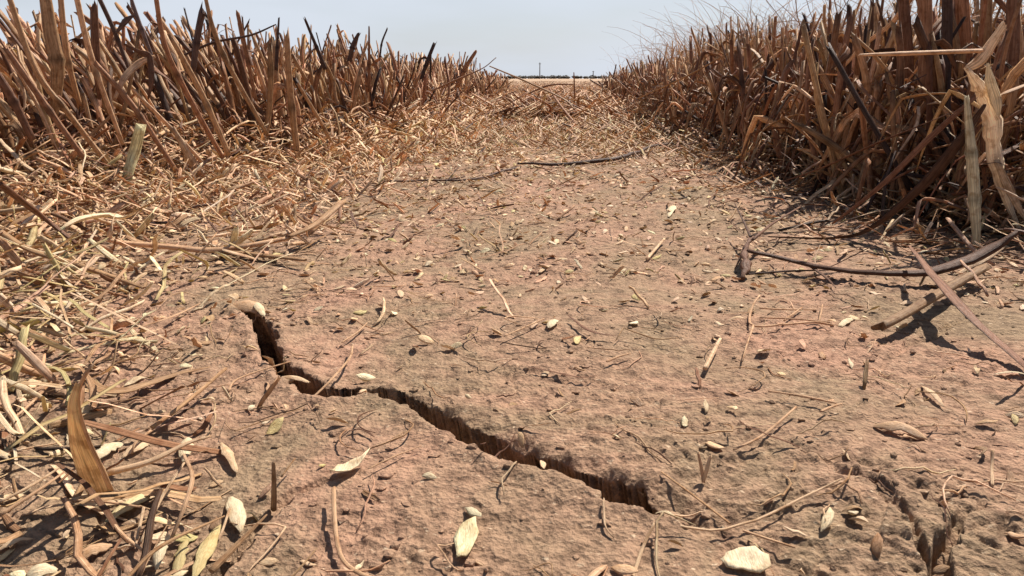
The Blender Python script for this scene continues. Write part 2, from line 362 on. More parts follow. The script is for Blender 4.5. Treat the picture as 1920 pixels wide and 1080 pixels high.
def stalk_part(i, n, K):
    B, T, r, c, bd = sB[i], sT[i], sR[i], sC[i], sBD[i]; M = len(i)
    t = np.linspace(0, 1, n)[None, :, None]
    P = B[:, None]*(1-t) + T[:, None]*t
    P[:, :, :2] += (4*t*(1-t))*bd[:, None, :]*np.array([1, .6])
    W = r[:, None]*(1.12-.25*t[..., 0])
    col = np.repeat(np.repeat(c[:, None, None, :], n, 1), K, 2)
    if n >= 9:
        kn = rng.integers(2, n-2, M); ar = np.arange(M)
        W = W.copy(); W[ar, kn] *= 1.28; col[ar, kn] *= .5
        W[ar, kn-1] *= 1.12; col[:, -1] *= .55
    return sweep(P, W, K, flat=U(.45, 1, M), roll=U(0, 3.14, M), col=col, ragged=2.2)
def leaf_from(P0, dirv, Lg, w, c, n=9, drop=None, K=6, flat=.16):
    """arching dry leaves starting at P0 (M,3)"""
    M = len(P0); t = np.linspace(0, 1, n)[None, :]
    up = U(.1, .9, M)[:, None]; dr = (U(.6, 1.9, M) if drop is None else drop)[:, None]
    kink = U(.3, .7, M)[:, None]
    hor = t - .25*t**2
    zz = up*t - dr*np.where(t > kink, (t-kink)*1.2, 0) - .25*dr*t**2
    P = np.empty((M, n, 3)); wob = .06*np.sin(t*U(3, 9, M)[:, None] + U(0, 6, M)[:, None])
    P[:, :, 0] = P0[:, 0:1] + Lg[:, None]*(hor*dirv[:, 0:1] - wob*dirv[:, 1:2])
    P[:, :, 1] = P0[:, 1:2] + Lg[:, None]*(hor*dirv[:, 1:2] + wob*dirv[:, 0:1])
    P[:, :, 2] = P0[:, 2:3] + Lg[:, None]*zz
    g = H(P[:, :, 0], P[:, :, 1], False)+.002; P[:, :, 2] = np.maximum(P[:, :, 2], g + .004*np.abs(wob)*10)
    W = w[:, None]*np.sin(np.pi*(.12+.86*t))**.6
    return sweep(P, W, K, flat=flat, roll=U(-1.2, 1.2, M)[:, None] + t*U(-2.5, 2.5, M)[:, None], cup=U(-.5, .6, M), col=c)
mid = (sB+sT)/2; px, py, dp = proj(mid)
slen = np.linalg.norm(sT-sB, axis=1)
edged = np.where(sB[:, 0] < 0, left_edge(sB[:, 1])-sB[:, 0], sB[:, 0]-right_edge(sB[:, 1]))
score = slen*sR/dp**2*np.exp(-np.maximum(edged, 0)/.10); score[(px < 10) | (px > 1910) | (py < 0)] = 0
order = np.argsort(-score); top = order[:262]; rest = order[262:]
near = rest[sB[rest, 1] < 2.2]; mid_ = rest[(sB[rest, 1] >= 2.2) & (sB[rest, 1] < 5)]; far = rest[sB[rest, 1] >= 5]
# leaves hanging from the stalks that are merged
def leaves_for(i, K=6, n=9):
    f = U(.2, .95, len(i))[:, None]; P0 = sB[i]*(1-f)+sT[i]*f; a = U(0, 6.283, len(i))
    return leaf_from(P0, np.stack([np.cos(a), np.sin(a)], 1), U(.03, .11, len(i)), sR[i]*U(.5, 1.3, len(i)), np.clip(sC[i]*U(.8, 1.35, (len(i), 1)), 0, .8), n, K=K)
sel = lambda a, p: a[rng.random(len(a)) < p]
def tangle(n):
    y = .6+2.6*U(0, 1, n)**1.2; sd = np.where(rng.random(n) < .5, -1, 1); e = np.where(sd < 0, left_edge(y), right_edge(y))
    x = e + sd*U(-.03, .16, n); f = sel(np.arange(n), 1); k = np.abs(x) < .75*y; x, y, sd = x[k], y[k], sd[k]; n = len(x)
    z = H(x, y, False) + U(0, .11, n)*np.where(sd > 0, 1, .6); a = U(0, 6.283, n)
    c = pick(n, [TAN, RUST, BROWN, PALE, DARK], [24, 34, 26, 14, 8])
    return leaf_from(np.stack([x, y, z], 1), np.stack([np.cos(a), np.sin(a)], 1), U(.025, .11, n), U(.0006, .0024, n), c, 10, flat=.2)
st = merge('stubble', [tangle(8500), stalk_part(near, 6, 6), stalk_part(mid_, 4, 5), stalk_part(far, 3, 4), leaves_for(sel(near, .55)), leaves_for(sel(mid_, .35), 4, 6), leaves_for(sel(far, .3), 4, 4)])
tag(st, 'dense mass of cut brown stubble stalks filling both banks behind the front stalks', 'stubble', kind='stuff')
tp = stalk_part(top, 11, 8)
tx, ty, tdp = proj(sT[top]); bx_, by_, _ = proj(sB[top])
hasleaf = rng.random(len(top)) < .6
lp = leaves_for(top)
for j, i in enumerate(top):
    bank = 'left' if sB[i, 0] < 0 else 'right'
    ln = tx[j]-bx_[j]; ll = 'leaning left' if ln < -25 else 'leaning right' if ln > 25 else 'standing upright'
    hgt = 'short' if slen[i] < .11 else 'tall' if slen[i] > .17 else 'middling'
    lab = f"{hgt} {cname(sC[i])} stalk {ll}{', leafy' if hasleaf[j] else ''}, {bank} bank, {wherex(bx_[j])}"
    if hasleaf[j]:
        e = empty('stubble_stalk', sB[i]); o = single('stem', tp, j, sB[i]); child(o, e); o2 = single('leaf', lp, j, sB[i]); child(o2, e)
    else: e = single('stubble_stalk', tp, j, sB[i])
    tag(e, lab, 'stalk', f'cut stalks standing in the {bank} stubble bank')

# ------------------------------------------------------------------ LOOSE LITTER
def scatter(n, dens, ymax=2.2, ymin=.13, spread=.76):
    res = []; tot = 0
    while tot < n:
        y = ymin + (ymax-ymin)*U(0, 1, n*3)**1.0; x = U(-1, 1, n*3)*spread*ymax
        k = (np.abs(x) < spread*y + .03) & (rng.random(n*3) < dens(x, y)); s = np.stack([x[k], y[k]], 1); res.append(s); tot += len(s)
    return np.concatenate(res)[:n]
def bankd(x, y, s=.09):
    a = x-left_edge(y); b = right_edge(y)-x; return np.maximum(np.exp(-(np.maximum(a, 0)/(s*(2.1+1.9*sstep(1.3, .65, y))))**1.8), np.exp(-np.maximum(b, 0)/s))
def tidy(x, y):      # the ground round the crack is nearly swept clean
    px, py, _ = proj(np.stack([x, y, 0*x], 1))
    return 1 - .93*sstep(250, 430, px + .35*(700-py)*(py < 700))*sstep(505, 570, py)
def dens_strand(x, y):
    d = bankd(x, y, .075)
    px, py, _ = proj(np.stack([x, y, 0*x], 1))
    ll = np.exp(-(((px-150)/260)**2 + ((py-960)/220)**2))*.8 + np.exp(-(((px-60)/190)**2 + ((py-600)/120)**2))*.6
    far = sstep(1.05, 2.0, y)*.75
    deep = np.exp(-np.maximum(np.maximum(left_edge(y)-x, x-right_edge(y))-.12, 0)/.25)
    return np.clip((d*.85 + ll)*tidy(x, y)*(1-.45*sstep(.75, .5, y)) + far + .013, 0, 1)*deep
def dens_husk(x, y):
    px, py, _ = proj(np.stack([x, y, 0*x], 1))
    ll = np.exp(-(((px-180)/260)**2 + ((py-940)/200)**2))*.9 + np.exp(-(((px-90)/220)**2 + ((py-620)/140)**2))*.7
    clean = np.exp(-(((px-850)/420)**2 + ((py-900)/190)**2))
    rt = np.exp(-(((px-1800)/300)**2 + ((py-500)/120)**2))*.5
    return np.clip((bankd(x, y, .16)*.75 + ll + rt + sstep(.6, 1.6, y)*.5 + .10 + .42*sstep(.36, .55, y))*(1-.93*clean), 0, 1)
def lying(XY, Lg, w, c, n=6, K=6, flat=.5, curl=.15, lift=None, tilt=0., taper=.75, roll=None, curve=None, gs=1.0):
    M = len(XY); a = U(0, 6.283, M); t = np.linspace(-.5, .5, n)[None, :]
    cv = (rng.normal(0, curl, M) if curve is None else curve)[:, None]; kn = rng.random((M, 1)) < .45
    bow = np.where(kn, cv*1.2*(2*np.abs(t-U(-.3, .3, M)[:, None])-1), cv*(4*t**2-1)) + .02*np.sin(t*U(4, 12, M)[:, None]+U(0, 6, M)[:, None])*(curl > .05)
    dx, dy = np.cos(a)[:, None], np.sin(a)[:, None]; Lc = Lg[:, None]
    P = np.empty((M, n, 3)); P[:, :, 0] = XY[:, 0:1] + Lc*(t*dx - bow*dy); P[:, :, 1] = XY[:, 1:2] + Lc*(t*dy + bow*dx)
    g = H(P[:, :, 0], P[:, :, 1]); gm = H(XY[:, 0], XY[:, 1], False)[:, None]
    lf = (np.zeros(M) if lift is None else lift)[:, None]
    base = np.maximum(g, gm-.003)
    P[:, :, 2] = base + w[:, None]*.5*np.reshape(flat, (-1, 1)) + lf + (t+.5)*tilt*Lc*U(0, 1, (M, 1)) + np.abs(bow)*Lc*U(0, .35, (M, 1))
    P[:, :, 2] = np.maximum(P[:, :, 2], g + w[:, None]*.3)
    W = w[:, None]*(1 - (1-taper)*np.abs(2*t)**2)
    return P, sweep(P, W, K, flat=flat, roll=U(-.5, .5, M) if roll is None else roll, cup=U(-.3, .5, M)*(1 if flat is not None and np.mean(flat) < .4 else 0), col=c, ragged=1.2, gs=gs)

# strands: leaf and straw strips
n1 = 38000; XY = scatter(n1, dens_strand, 2.8)
bd = np.clip(bankd(XY[:, 0], XY[:, 1], .07), 0, 1); fars = .9 + .55*sstep(.9, 2.4, XY[:, 1])
Lg = U(.010, .055, n1)*(.75 + .6*bd)*fars; Wd = U(.0004, .0021, n1)*(.75 + .75*bd)*fars
lift = np.where(rng.random(n1) < .7, U(0, .05, n1)*bd**2*(1+.5*(XY[:, 0] > 0)), 0)
cS = pick(n1, [CREAM, PALE, TAN, RUST, BROWN, DARK], [22, 26, 22, 14, 12, 4])
k = (bd > .8) & (XY[:, 0] > 0); cS[k] *= .6  # strands at the right bank foot get its shade painted in as darker colour
k = (XY[:, 1] > 1.0) & (rng.random(n1) < .75*(1-bd)); cS[k] = pick(k.sum(), [YELL, CREAM, PALE], [2, 3, 5])*U(.6, 1, (k.sum(), 1))
k = (XY[:, 0] < 0) & (bd > .12) & (bd < .97) & (rng.random(n1) < .5); cS[k] = pick(k.sum(), [CREAM, WHITE, PALE], [4, 2, 4])
k = (XY[:, 0] < -.15) & (XY[:, 1] < .55) & (rng.random(n1) < .72); cS[k] = pick(k.sum(), [YELL, CREAM, WHITE], [3, 4, 2])
k = (XY[:, 0] < -.08) & (XY[:, 1] < .5); Wd[k] *= .95; Lg[k] *= 1.15
k = (XY[:, 0] > -.08) & (XY[:, 1] < .36); Wd[k] *= .6; Lg[k] *= .55
fl = rng.choice([.10, .22, .8], n1, p=[.55, .27, .18])
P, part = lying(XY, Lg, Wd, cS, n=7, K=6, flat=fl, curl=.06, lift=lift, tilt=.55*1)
def split_individuals(name, cat, P, part, XY, size, count, labf, stuffname, stufflabel, grp):
    px, py, dp = proj(P.mean(1)); vis = (px > 5) & (px < 1915) & (py > 0) & (py < 1078)
    s = np.where(vis, size/dp**2, 0); od = np.argsort(-s); t, r = od[:count], od[count:]
    for i in t:
        b = P[i, 0].copy(); o = single(name, part, i, b, m=HUSK if name == 'husk' else None); lab = labf(i, px[i], py[i]); tag(o, lab, cat, grp)
    V, f, cp_, c, g = part
    o = merge(stuffname, [(V[r], f, cp_, c[r], g[r])], HUSK if name == 'husk' else None); tag(o, stufflabel, stuffname.replace('_', ' '), kind='stuff')
def ground_zone(px, py):
    if py > 820: d = 'foreground soil'
    elif py > 560: d = 'near soil'
    elif py > 360: d = 'mid-track soil'
    else: d = 'far-track soil'
    return f"{d}, {wherex(px)}"
split_individuals('straw_strip', 'straw', P, part, XY, Lg*Wd, 290,
    lambda i, a, b: f"loose {'long' if Lg[i] > .05 else 'short'} {cname(cS[i])} straw strip lying on {ground_zone(a, b)}",
    'straw_litter', 'tangled small straw and leaf strips littering the track and the feet of the banks', 'loose straw strips on the ground')
# the far part of the track is buried under straw and low broken stubble
n4 = 12000; XY4 = np.stack([U(-2.6, 3.2, n4), 2.3+9.7*U(0, 1, n4)**1.5], 1); XY4[:, 0] = XY4[:, 0]*.35*np.maximum(1, XY4[:, 1]*.3) + .055*XY4[:, 1] + .05
P4, part4 = lying(XY4, U(.03, .12, n4), U(.0018, .005, n4), pick(n4, [CREAM, PALE, TAN, RUST, BROWN], [22, 30, 26, 18, 8]), n=6, K=4, flat=.5, curl=.2, lift=U(0, .02, n4), tilt=.6)
n5 = 7500; y5 = 2.4+38*U(0, 1, n5)**1.7; x5 = y5*U(-.09, .16, n5); b5 = np.stack([x5, y5, H(x5, y5, False)], 1); h5 = U(.02, .085, n5)*np.where(rng.random(n5) < .5, .6, 1)
a5 = U(0, 6.283, n5); l5 = leaf_from(b5, np.stack([np.cos(a5), np.sin(a5)], 1), h5*1.2, U(.001, .0035, n5)*(1+.06*y5), pick(n5, [TAN, RUST, BROWN, PALE], [4, 5, 1, 4]), 7, K=4, flat=.5)
o = merge('straw_cover', [part4, l5]); tag(o, 'straw and low broken stubble covering the far end of the track', 'straw', kind='stuff')
n6 = 26000; XY6 = scatter(n6, lambda x, y: np.clip(bankd(x, y, .105)*tidy(x, y)*(1-.55*(x > .1))*(1-.4*sstep(.75, .5, y)) + dens_husk(x, y)*(.03+.12*sstep(.7, 1.2, y)+.3*(x < -.13)*(y < .36)), 0, 1), 2.2)
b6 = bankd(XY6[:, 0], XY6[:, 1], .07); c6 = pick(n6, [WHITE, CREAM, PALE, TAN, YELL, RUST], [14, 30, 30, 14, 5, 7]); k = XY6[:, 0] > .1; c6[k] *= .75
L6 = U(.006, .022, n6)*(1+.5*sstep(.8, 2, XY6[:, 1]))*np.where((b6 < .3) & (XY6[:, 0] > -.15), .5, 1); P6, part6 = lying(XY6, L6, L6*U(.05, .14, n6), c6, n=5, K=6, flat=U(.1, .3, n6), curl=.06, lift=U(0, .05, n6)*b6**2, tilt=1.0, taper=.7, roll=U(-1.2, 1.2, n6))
split_individuals('stalk_chip', 'chip', P6, part6, XY6, L6*L6*.1, 150,
    lambda i, a, b: f"broken flat {cname(c6[i])} stalk chip lying on {ground_zone(a, b)}",
    'straw_chips', 'bed of broken flat straw chips at the feet of both banks', 'broken stalk chips on the ground')
# husks
n2 = 15000; XY2 = scatter(n2, dens_husk, 2.0)
L2 = U(.0030, .0085, n2)*(1+.5*sstep(.5, 1.5, XY2[:, 1])); W2 = L2*U(.16, .30, n2)
c2 = pick(n2, [WHITE, CREAM, PALE, YELL, TAN], [22, 36, 25, 8, 12])
P2, part2 = lying(XY2, L2, W2, c2, n=6, K=8, flat=U(.12, .35, n2), curl=.06, lift=U(0, .001, n2), tilt=.4, taper=.12, roll=U(-.8, .8, n2), gs=.3)
split_individuals('husk', 'husk', P2, part2, XY2, L2*W2, 280,
    lambda i, a, b: f"small {cname(c2[i])} {'slender' if W2[i]/L2[i] < .22 else 'plump'} grain husk lying on {ground_zone(a, b)}",
    'chaff', 'scattered tiny pale chaff flecks over the soil of the track', 'grain husks scattered on the ground')
# thin curly fibres
n3 = 2600; XY3 = scatter(n3, lambda x, y: .25 + .6*bankd(x, y, .2)*(y < 1.5), 1.3)
L3 = U(.006, .028, n3); W3 = U(.00018, .00045, n3); c3 = pick(n3, [CREAM, PALE, TAN, BROWN], [30, 35, 25, 20])
P3, part3 = lying(XY3, L3, W3, c3, n=9, K=4, flat=.8, curl=.3, lift=U(0, .0008, n3), tilt=.15, taper=.5)
split_individuals('fibre', 'fibre', P3, part3, XY3, L3*W3, 120,
    lambda i, a, b: f"thin {cname(c3[i])} curled plant fibre lying on {ground_zone(a, b)}",
    'plant_fibres', 'countless hair-thin plant fibres strewn on the dry soil', 'thin plant fibres on the ground')

# soil crumbs
def clods(n, smin, smax, dens, ymax):
    XYc = scatter(n, dens, ymax); s = smin*(smax/smin)**(U(0, 1, n)**2.2)
    ico = []; 
    base = np.array([[0,0,1],[.9,0,.45],[.28,.86,.45],[-.73,.53,.45],[-.73,-.53,.45],[.28,-.86,.45],[.73,.53,-.45],[-.28,.86,-.45],[-.9,0,-.45],[-.28,-.86,-.45],[.73,-.53,-.45],[0,0,-1]])
    f = np.array([[0,1,2],[0,2,3],[0,3,4],[0,4,5],[0,5,1],[1,6,2],[2,7,3],[3,8,4],[4,9,5],[5,10,1],[2,6,7],[3,7,8],[4,8,9],[5,9,10],[1,10,6],[11,7,6],[11,8,7],[11,9,8],[11,10,9],[11,6,10]])
    V = base[None]*rng.uniform(.65, 1.3, (n, 12, 1))*np.stack([U(.8, 1.4, n), U(.8, 1.4, n), U(.4, .8, n)], 1)[:, None]*s[:, None, None]
    V[:, :, 0] += XYc[:, 0:1]; V[:, :, 1] += XYc[:, 1:2]; V[:, :, 2] += (H(XYc[:, 0], XYc[:, 1]) + s*.15)[:, None]
    return XYc, s, V, f
XYc, sC_, Vc, fc = clods(14000, .00025, .0017, lambda x, y: .35 + .65*(perlin(x*14, y*14, 44) > .1), 1.1)
pxc, pyc, dpc = proj(Vc.mean(1)); sco = np.where((pxc > 0) & (pxc < 1920) & (pyc < 1080), sC_/dpc, 0); oc = np.argsort(-sco)
for i in oc[:120]:
    o = mesh_np('soil_clod', Vc[i], [fc], CLOD, loc=Vc[i].mean(0), smooth=False)
    tag(o, f"small crumbly soil clod on {ground_zone(pxc[i], pyc[i])}", 'clod', 'small soil clods on the ground')
r = oc[120:]; V = Vc[r].reshape(-1, 3); f = (fc[None] + (np.arange(len(r))*12)[:, None, None]).reshape(-1, 3)
tag(mesh_np('soil_crumbs', V, [f], CLOD, smooth=False), 'fine loose soil crumbs strewn over the crusted track', 'soil crumbs', kind='stuff')

# wispy grass over the right bank
def wisps(n, x0, x1, y0, y1, h0, h1):
    x = U(x0, x1, n); y = U(y0, y1, n); z = H(x, y, False); t = np.linspace(0, 1, 12)[None, :]; h = U(h0, h1, n)[:, None]
    P = np.empty((n, 12, 3)); a = U(0, 6.28, n)[:, None]; q = U(.1, .55, n)[:, None]
    P[:, :, 0] = x[:, None] + h*q*t**2*np.cos(a) + .018*np.sin(t*U(3, 9, n)[:, None])*t
    P[:, :, 1] = y[:, None] + h*q*t**2*np.sin(a); P[:, :, 2] = z[:, None] + h*(t - .45*t**3*U(.3, 1.3, n)[:, None])
    return sweep(P, np.full((n, 12), 1)*U(.0006, .0017, n)[:, None]*(1.2-t), 3, col=pick(n, [PALE, TAN, CREAM], [4, 2, 2]))
gr = merge('dry_grass', [wisps(1800, .45, 1.7, 1.1, 2.4, .25, .38), wisps(3200, .6, 2.6, 2.2, 4.0, .28, .47), wisps(1500, .8, 4, 4, 7, .3, .5)])
tag(gr, 'fine wispy dead grass rising pale above the right stubble bank', 'grass', kind='stuff')

# ------------------------------------------------------------------ HERO PIECES placed by hand
def spline(pts, n):
    pts = np.array(pts, float)
    if len(pts) == 2: t = np.linspace(0, 1, n)[:, None]; return pts[0]*(1-t)+pts[1]*t
    P = np.vstack([2*pts[0]-pts[1], pts, 2*pts[-1]-pts[-2]]); out = []; m = len(pts)-1
    for s in np.linspace(0, m-1e-6, n):
        i = int(s); t = s-i; a, b, c, d = P[i:i+4]
        out.append(.5*((2*b)+(c-a)*t+(2*a-5*b+4*c-d)*t*t+(-a+3*b-3*c+d)*t**3))
    return np.array(out)
def pts3(spec):
    """spec points: (px,py) on ground, (px,py,z) at height z, (px,py,'Y',d) at distance d"""
    o = []
    for s in spec:
        if len(s) == 4: o.append(Q(s[0], s[1], s[3]))
        else: o.append(G(s[0], s[1], s[2] if len(s) == 3 else .003))
    return np.array(o)
def strip(name, spec, wpx, c, flat=.25, n=16, K=8, roll=0., cup=0., tw=0., parent=None, soft=False, ragged=1.0, nodes=(), settle=True, wob=.0):
    P = spline(pts3(spec), n)
    if settle:
        g = H(P[:, 0], P[:, 1], False)
        if len(spec) <= 4:          # a stiff piece bridges the hollows instead of following them
            q = np.linspace(0, 1, n); a, b = np.polyfit(q, g, 1); g = a*q + b + max(0, (g-a*q-b).max())*.6
        P[:, 2] += g
    _, _, dp = proj(P)
    wp = np.interp(np.linspace(0, 1, n), np.linspace(0, 1, len(wpx)), wpx) if np.ndim(wpx) else np.full(n, wpx)
    W = wp/2*dp/FPX
    if wob: W = W*(1+wob*rng.normal(0, 1, n)); P = P + rng.normal(0, 1, P.shape)*W[:, None]*wob*.6
    col = np.repeat(np.repeat(np.array(c, float)[None, None, None], n, 1), K, 2)*rng.uniform(.93, 1.05, (1, n, 1, 1))
    for q in nodes:
        i = int(q*(n-1)); W[i] *= 1.25; col[:, i] *= .5
    part = sweep(P[None], W[None], K, flat=flat, roll=(roll + tw*np.linspace(0, 1, n))[None], cup=cup, col=col, ragged=ragged)
    loc = parent['_b'] if parent is not None else P[0]
    o = single(name, part, 0, loc)
    if parent is not None: child(o, parent)
    return o
def hero(name, label, cat, *a, group=None, **k):
    return tag(strip(name, *a, **k), label, cat, group)
class Root(dict): pass
def root(name, label, cat, base, group=None):
    e = empty(name, base); tag(e, label, cat, group); ROOTB[e.name] = [float(v) for v in base]; return e
ROOTB = {}
def rstrip(e, name, *a, **k):
    P0 = ROOTB[e.name]; o = strip(name, *a, **k); o.parent = e; o.location = [o.location[q]-P0[q] for q in range(3)]; return o

# --- right side: white broken stalk
B = Q(1912, 430, .60); e = root('broken_stalk', 'bleached white torn forked stalk at the right edge, one arm pointing level left', 'stalk', B)
rstrip(e, 'stem', [(1916,440,'Y',0.600),(1885,370,'Y',0.600),(1866,300,'Y',0.600),(1858,235,'Y',0.600),(1848,185,'Y',0.600),(1826,150,'Y',0.595),(1812,128,'Y',0.595)], [8,14,26,31,29,17,10], np.array([.88,.78,.62]), flat=.35, n=30, wob=.11, settle=False, cup=.3, tw=.6)
rstrip(e, 'branch', [(1812,130,'Y',0.595),(1838,112,'Y',0.595),(1862,78,'Y',0.595),(1884,44,'Y',0.595)], [12,22,18,13], CREAM, flat=.4, n=12, settle=False)
rstrip(e, 'branch', [(1845,95,'Y',0.597),(1760,98,'Y',0.590),(1680,101,'Y',0.585),(1612,103,'Y',0.580)], [14,15,15,8], PALE, flat=.55, n=14, settle=False)
rstrip(e, 'sheath', [(1852,118,'Y',0.593),(1856,150,'Y',0.593),(1868,190,'Y',0.593),(1872,215,'Y',0.593)], [4,17,20,6], WHITE*.9, flat=.15, n=10, settle=False)
rstrip(e, 'leaf', [(1868,182,'Y',0.595),(1890,172,'Y',0.595),(1925,158,'Y',0.605)], [8,16,12], TAN, flat=.2, n=10, settle=False)
rstrip(e, 'sheath', [(1868,300,'Y',0.593),(1890,350,'Y',0.590),(1908,385,'Y',0.585),(1922,410,'Y',0.585)], [10,16,12,6], CREAM*.8, flat=.2, n=10, settle=False)
# pale green-white upright stem
hero('green_stalk', 'pale greenish white smooth upright stem left of the torn white stalk at the right edge', 'stalk',
     [(1832,472,'Y',.572),(1829,400,'Y',.572),(1824,320,'Y',.572),(1818,250,'Y',.572),(1812,180,'Y',.572)], [11,19,21,16,8], np.array([.70,.66,.48]), flat=.75, n=22, nodes=(.35,.62), settle=False)
hero('broken_stick', 'short pale broken stick tilted behind the green-white stem', 'stick', [(1762,332,'Y',.70),(1806,276,'Y',.71)], [13,13], CREAM*.9, flat=.6, n=8, settle=False)
hero('dry_leaf', 'long dark arching leaf sweeping down to the ground at the right', 'leaf',
     [(1440,441,.004),(1560,447,.004),(1630,432,.010),(1730,345,'Y',.585),(1800,262,'Y',.575),(1850,190,'Y',.57)], [5,9,18,26,22,8], BROWN*.6, flat=.12, n=26, roll=.6, tw=.5, cup=.3)
hero('dry_leaf', 'thin grey-brown strip rising right beside the dark arching leaf', 'leaf',
     [(1560,420,'Y',.62),(1650,350,'Y',.60),(1740,262,'Y',.59),(1830,180,'Y',.58)], [4,9,12,8], BROWN*1.5, flat=.2, n=20, settle=False)
hero('dry_leaf', 'long thin dark leaf slanting low across the shaded right bank', 'leaf',
     [(1340,372,'Y',.80),(1500,330,'Y',.72),(1660,262,'Y',.64),(1800,205,'Y',.60)], [3,9,12,6], BROWN*1.2, flat=.2, n=20, settle=False)
hero('straw_log', 'thick pale cut stalk lying on the soil under the crossing brown strip, lower right', 'stalk',
     [(1650,606,.008),(1700,583,.008),(1770,545,.008),(1842,506,.010)], [27,27,26,25], TAN*.6, flat=.62, n=16, K=10, roll=.3, ragged=1.6)
hero('leaf_strip', 'flat dark brown strip crossing over the thick pale cut stalk', 'leaf',
     [(1705,462,.022),(1750,512,.020),(1800,562,.018),(1850,620,.010),(1900,668,.005),(1925,690,.004)], [6,24,30,26,24,16], BROWN*1.5, flat=.16, n=22, roll=.2)
e = root('dark_twig', 'dark dry twig with a rooted knot lying curved along the right side of the track', 'twig', G(1395, 505))
rstrip(e, 'stem', [(1405,462,.012),(1490,483,.008),(1590,506,.006),(1700,514,.008),(1790,497,.012),(1860,462,.022),(1905,432,.032)], [14,15,18,24,30,30,16], BROWN*.7, flat=.5, n=30)
rstrip(e, 'branch', [(1520,492,.006),(1550,515,.004),(1568,535,.003)], [8,6,2], BROWN, flat=.6, n=9)
rstrip(e, 'knot', [(1392,512,.003),(1400,490,.007),(1398,460,.012),(1408,440,.016)], [9,15,12,7], BROWN, flat=.7, n=14, wob=.3)
rstrip(e, 'twig_end', [(1408,440,.016),(1395,412,.018),(1378,378,.026)], [6,4,2], BROWN*.8, flat=.8, n=8)
rstrip(e, 'twig_end', [(1412,442,.016),(1450,415,.018),(1500,388,.022)], [7,5,3], BROWN*1.2, flat=.8, n=8)
rstrip(e, 'twig_end', [(1396,455,.012),(1386,480,.006),(1378,495,.002)], [5,4,2], BROWN*.8, flat=.8, n=8)
rstrip(e, 'twig_end', [(1400,505,.003),(1480,502,.003),(1560,503,.003)], [5,5,2], DARK*1.4, flat=.8, n=8)
hero('thin_twig', 'long dark bowed twig lying across the far part of the track', 'twig',
     [(720,338),(800,338),(880,337),(930,326),(975,318)], [3,4,4,5,5], DARK*1.8, flat=.9, n=20)
hero('thin_twig', 'dark curved twig rising to the right across the far part of the track', 'twig',
     [(970,311,.004),(1040,313,.004),(1110,310,.005),(1170,303,.006),(1215,283,.008),(1265,265,.012)], [3,7,9,8,6,4], DARK*1.3, flat=.9, n=24)
hero('bent_leaf', 'bent long tan leaf peaking against the sky over the right bank', 'leaf',
     [(1195,185,'Y',1.5),(1290,142,'Y',1.42),(1394,90,'Y',1.36),(1440,128,'Y',1.3),(1492,180,'Y',1.25)], [4,9,9,8,5], TAN, flat=.25, n=24, settle=False)
hero('bent_leaf', 'pale arched strip drooping right in the middle of the right bank', 'leaf',
     [(1455,174,'Y',1.1),(1490,184,'Y',1.1),(1540,182,'Y',1.08),(1580,198,'Y',1.06),(1612,222,'Y',1.04)], [7,9,7,7,3], PALE, flat=.3, n=18, settle=False)
hero('bent_leaf', 'looped pale leaf hanging as a narrow U in the right bank', 'leaf',
     [(1708,118,'Y',.84),(1718,150,'Y',.83),(1726,172,'Y',.83),(1735,150,'Y',.84),(1732,120,'Y',.85)], [6,9,12,9,6], TAN*1.1, flat=.25, n=18, settle=False)
hero('bent_leaf', 'wavy pale ribbon hanging down below the looped leaf in the right bank', 'leaf',
     [(1726,172,'Y',.82),(1712,205,'Y',.82),(1722,245,'Y',.82),(1716,290,'Y',.80)], [7,7,7,4], TAN, flat=.25, n=16, settle=False)
hero('dry_leaf', 'thin tan blade running up right toward the sky over the right bank', 'leaf',
     [(1568,140,'Y',.95),(1620,85,'Y',.93),(1670,45,'Y',.90),(1705,0,'Y',.88),(1715,-30,'Y',.88)], [4,8,8,12,8], PALE, flat=.25, n=18, settle=False)
for a, b, wd, c, lab in [((1690,-40),(1705,200),22,BROWN*1.2,'broad brown upright stalk at the top right, first of the close tall ones'),
                    ((1735,-40),(1730,220),24,RUST,'broad rust-brown upright stalk at the top right, middle of the close tall ones'),
                    ((1776,-40),(1768,260),20,DARK*1.3,'very dark upright stalk at the top right, next to broad rust-brown stalk'),
                    ((1800,-40),(1812,210),26,RUST*1.1,'broad rusty stalk behind the level arm of the white torn stalk'),
                    ((1850,-30),(1838,190),22,TAN*.8,'tan stalk behind the fork of the white torn stalk'),
                    ((1900,-30),(1890,300),24,BROWN*1.4,'brown stalk at the extreme right edge behind the white torn stalk')]:
    Y = U(.74, .84); hero('stubble_stalk', lab, 'stalk', [(b[0]+4, 345, 'Y', Y), (b[0], b[1], 'Y', Y), ((a[0]+b[0])/2+3, 90, 'Y', Y), (a[0], a[1], 'Y', Y)], [wd*.8, wd, wd, wd*.9], c, flat=.5, n=16, settle=False, nodes=(.4,), roll=U(-.4,.4), group='cut stalks standing in the right stubble bank')

